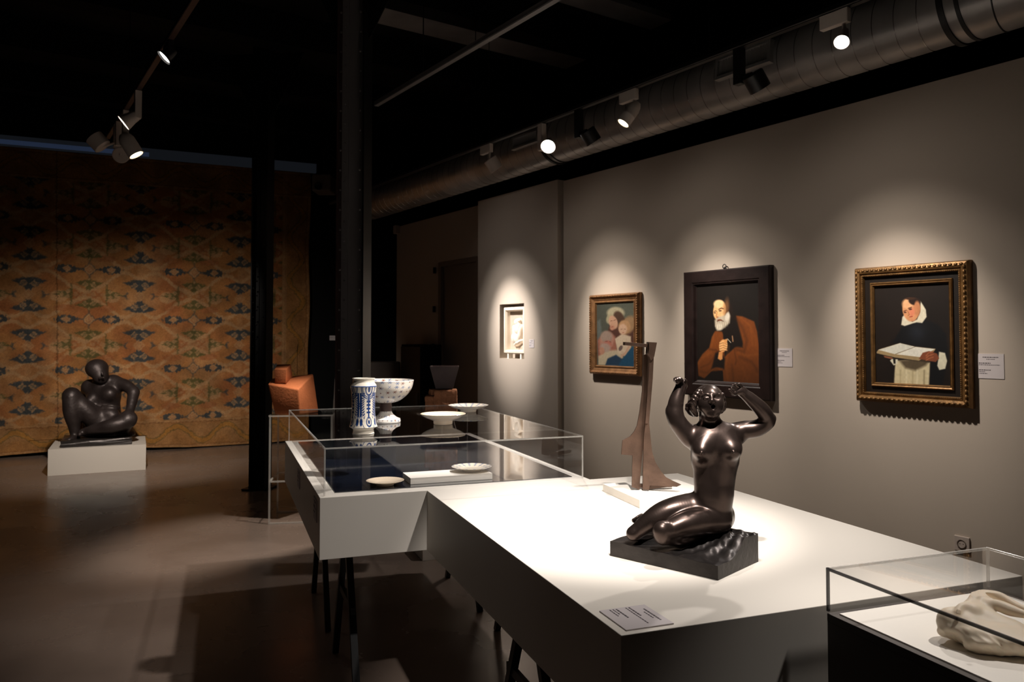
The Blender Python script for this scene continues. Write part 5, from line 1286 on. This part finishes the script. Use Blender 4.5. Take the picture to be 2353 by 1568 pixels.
# folded leg: thigh out to the right, shin across
D([(880, 930, Y0+.02), (1000, 890, Y0-.08), (1090, 830, Y0-.16)], [130, 105, 78], .05); S.ell(Zq(1090, 825, Y0-.18), (84*U2, 80*U2, 76*U2), k=.04)
D([(1085, 860, Y0-.19), (900, 905, Y0-.26), (700, 945, Y0-.28), (585, 975, Y0-.27)], [72, 76, 56, 40], .03)
D([(585, 975, Y0-.27), (540, 985, Y0-.30), (520, 1010, Y0-.34)], [40, 32, 22], .02)
S.ell(Zq(870, 1000, Y0+.05), (280*U2, 240*U2, 110*U2), k=.05)
S.floor(ph_+.066)
fg = S.obj('figure', M['bronze2'], ss_); fg.parent = ss_
fg.matrix_parent_inverse = (Matrix.Translation(ss_.location) @ Matrix.Rotation(rzP, 4, 'Z')).inverted()

# ================================================================== marble figure in the small case
k7 = 7.84
def Zm(x, y, Y): return w3(ony(2140+x/k7, 1320+y/k7, Y))
mr = onz(2290, 1470, T)
ms = thing('marble_sculpture', 'cream marble reclining figure on a rough rock in the small glass case', 'sculpture', (1.0, 1.58, T))
S = Sculpt((.84, 1.36, T-.004), (1.24, 1.86, T+.088), .0019)
U3 = 1.58/1800/k7
def G(pts, rs, k=.008): S.chain([Zm(*p) for p in pts], [r*U3 for r in rs], k)
S.ell(Zm(560, 900, 1.60), (380*U3, 330*U3, 300*U3), k=.02); S.ell(Zm(1000, 1130, 1.56), (480*U3, 420*U3, 250*U3), k=.02); S.ell(Zm(1450, 1150, 1.56), (480*U3, 600*U3, 250*U3), k=.02)
S.ell(Zm(300, 860, 1.60), (150*U3, 180*U3, 200*U3), k=.02)
def rocky(X, Y, Z):
    return (.0040*np.abs(np.sin(X*75+Y*50+Z*40))*np.sin(Z*110+Y*90)+.0022*np.abs(np.sin(X*190+Z*150+1))*np.sin(Y*170+X*90))*(1-np.clip((Z-T-.03)/.02, 0, 1))
S.warp(rocky)
# torso, breast, shoulders
G([(1050, 950, 1.585), (800, 800, 1.60), (700, 650, 1.61)], [230, 190, 150], .012)
S.ell(Zm(740, 640, 1.595), (125*U3, 120*U3, 110*U3), k=.010); S.ell(Zm(860, 600, 1.61), (60*U3, 70*U3, 70*U3), k=.010)
G([(730, 600, 1.61), (760, 480, 1.62), (830, 330, 1.635)], [100, 90, 72], .010)
G([(830, 330, 1.635), (950, 300, 1.65), (1250, 420, 1.64), (1500, 560, 1.62), (1720, 650, 1.60)], [68, 74, 84, 72, 50], .010)
G([(640, 560, 1.60), (530, 590, 1.595), (470, 680, 1.585)], [60, 55, 36], .008)
for i in range(4): G([(470+i*18, 640+i*4, 1.575), (450+i*24, 700+i*8, 1.572)], [16, 13], .003)
S.ell(Zm(950, 490, 1.625), (140*U3, 130*U3, 110*U3), k=.014)
G([(1000, 560, 1.61), (1180, 560, 1.60), (1400, 640, 1.585), (1720, 740, 1.56)], [100, 92, 96, 60], .008)
G([(900, 700, 1.60), (1150, 860, 1.58), (1500, 980, 1.56)], [120, 130, 120], .014)
S.g = np.maximum(S.g, (T+.0008)-S.ax[2][None, None, :])
mo = S.obj('figure', M['marble'], ms); mo.location = -ms.location

# ================================================================== far dim things
def far(px, z_, Y): p = ony(px, 776, Y); return Vector((p.x, p.y, z_))
# cloth-covered table
p = far(878, 0, 10.9); g = thing('covered_table', 'dim table under a grey cloth at the far end of the room', 'table', p, .2)
zt_ = ony(878, 832, 10.9).z; bm = bmesh.new(); n = 60; hw, hd = .24, .24; ring_t = []; ring_b = []
for i in range(n):
    a = 2*math.pi*i/n; c_, s_ = math.cos(a), math.sin(a); r = 1/max(abs(c_), abs(s_)); f = 1+.05*math.sin(a*11)
    ring_t.append(bm.verts.new((hw*c_*min(r, 1.35), hd*s_*min(r, 1.35), zt_))); ring_b.append(bm.verts.new((hw*c_*min(r, 1.35)*f*1.06, hd*s_*min(r, 1.35)*f*1.06, .02)))
bm.faces.new(ring_t); [bm.faces.new((ring_b[i], ring_b[(i+1) % n], ring_t[(i+1) % n], ring_t[i])) for i in range(n)]
bm_obj('cloth', bm, M['cloth'], g); box('table_leg', -.02, .02, -.02, .02, 0, zt_-.01, M['steel'], g)
t, z = onwall(953, 792, PF-.25); bx = thing('dark_cabinet', 'tall black cabinet against the far stretch of wall', 'cabinet', PT(PF-.2, t, 0), ROT_WALL)
box('body', -.30, .30, -.1, .19, .03, z, M['black'], bx, bevel=.01); box('door', -.28, .28, -.115, -.1, .06, z-.03, M['steel'], bx); tube('door_handle', (.22, -.13, z*.5-.08), (.22, -.13, z*.5+.08), .008, M['greycol'], bx, n=8)
p = far(767, 0, 11.4); bm = bmesh.new(); zc = ony(770, 838, 11.4).z; prism('standing_panel', [p+Vector((-.03, 0, 0.0)), p+Vector((.14, 0, 0)), p+Vector((.05, 0, zc)), p+Vector((.03, 0, zc))], (0, .03, 0), M['cloth']); 
tag(bpy.data.objects['standing_panel'], 'narrow grey wedge-shaped panel left of the riveted column', 'panel'); bm.free()
t0_ = ony(765, 777, 12.1); d0 = (t0_-A_); hit = RN.dot(Vector((d0.x, d0.y, 0)))
q = ray(765, 777); kk = (A_.dot(RN)+.12)/(q.x*RN.x+q.y*RN.y); pos = Vector((q.x*kk, q.y*kk, CAMZ+q.z*kk))
card('wall_label', 'small white card on the black wall beside the rug', .10, .07, LINES[2:4], loc=pos, rot=(0, 0, ROT_RUG))
t, z = onwall(914, 529, PF); tag(box('wall_sensor', -.045, .045, -.07, 0, -.06, .06, M['socket'], loc=PT(PF-.0, t-.03, z), rot=(0, 0, ROT_WALL), bevel=.008), 'small pale box at the far top corner of the grey wall', 'sensor')
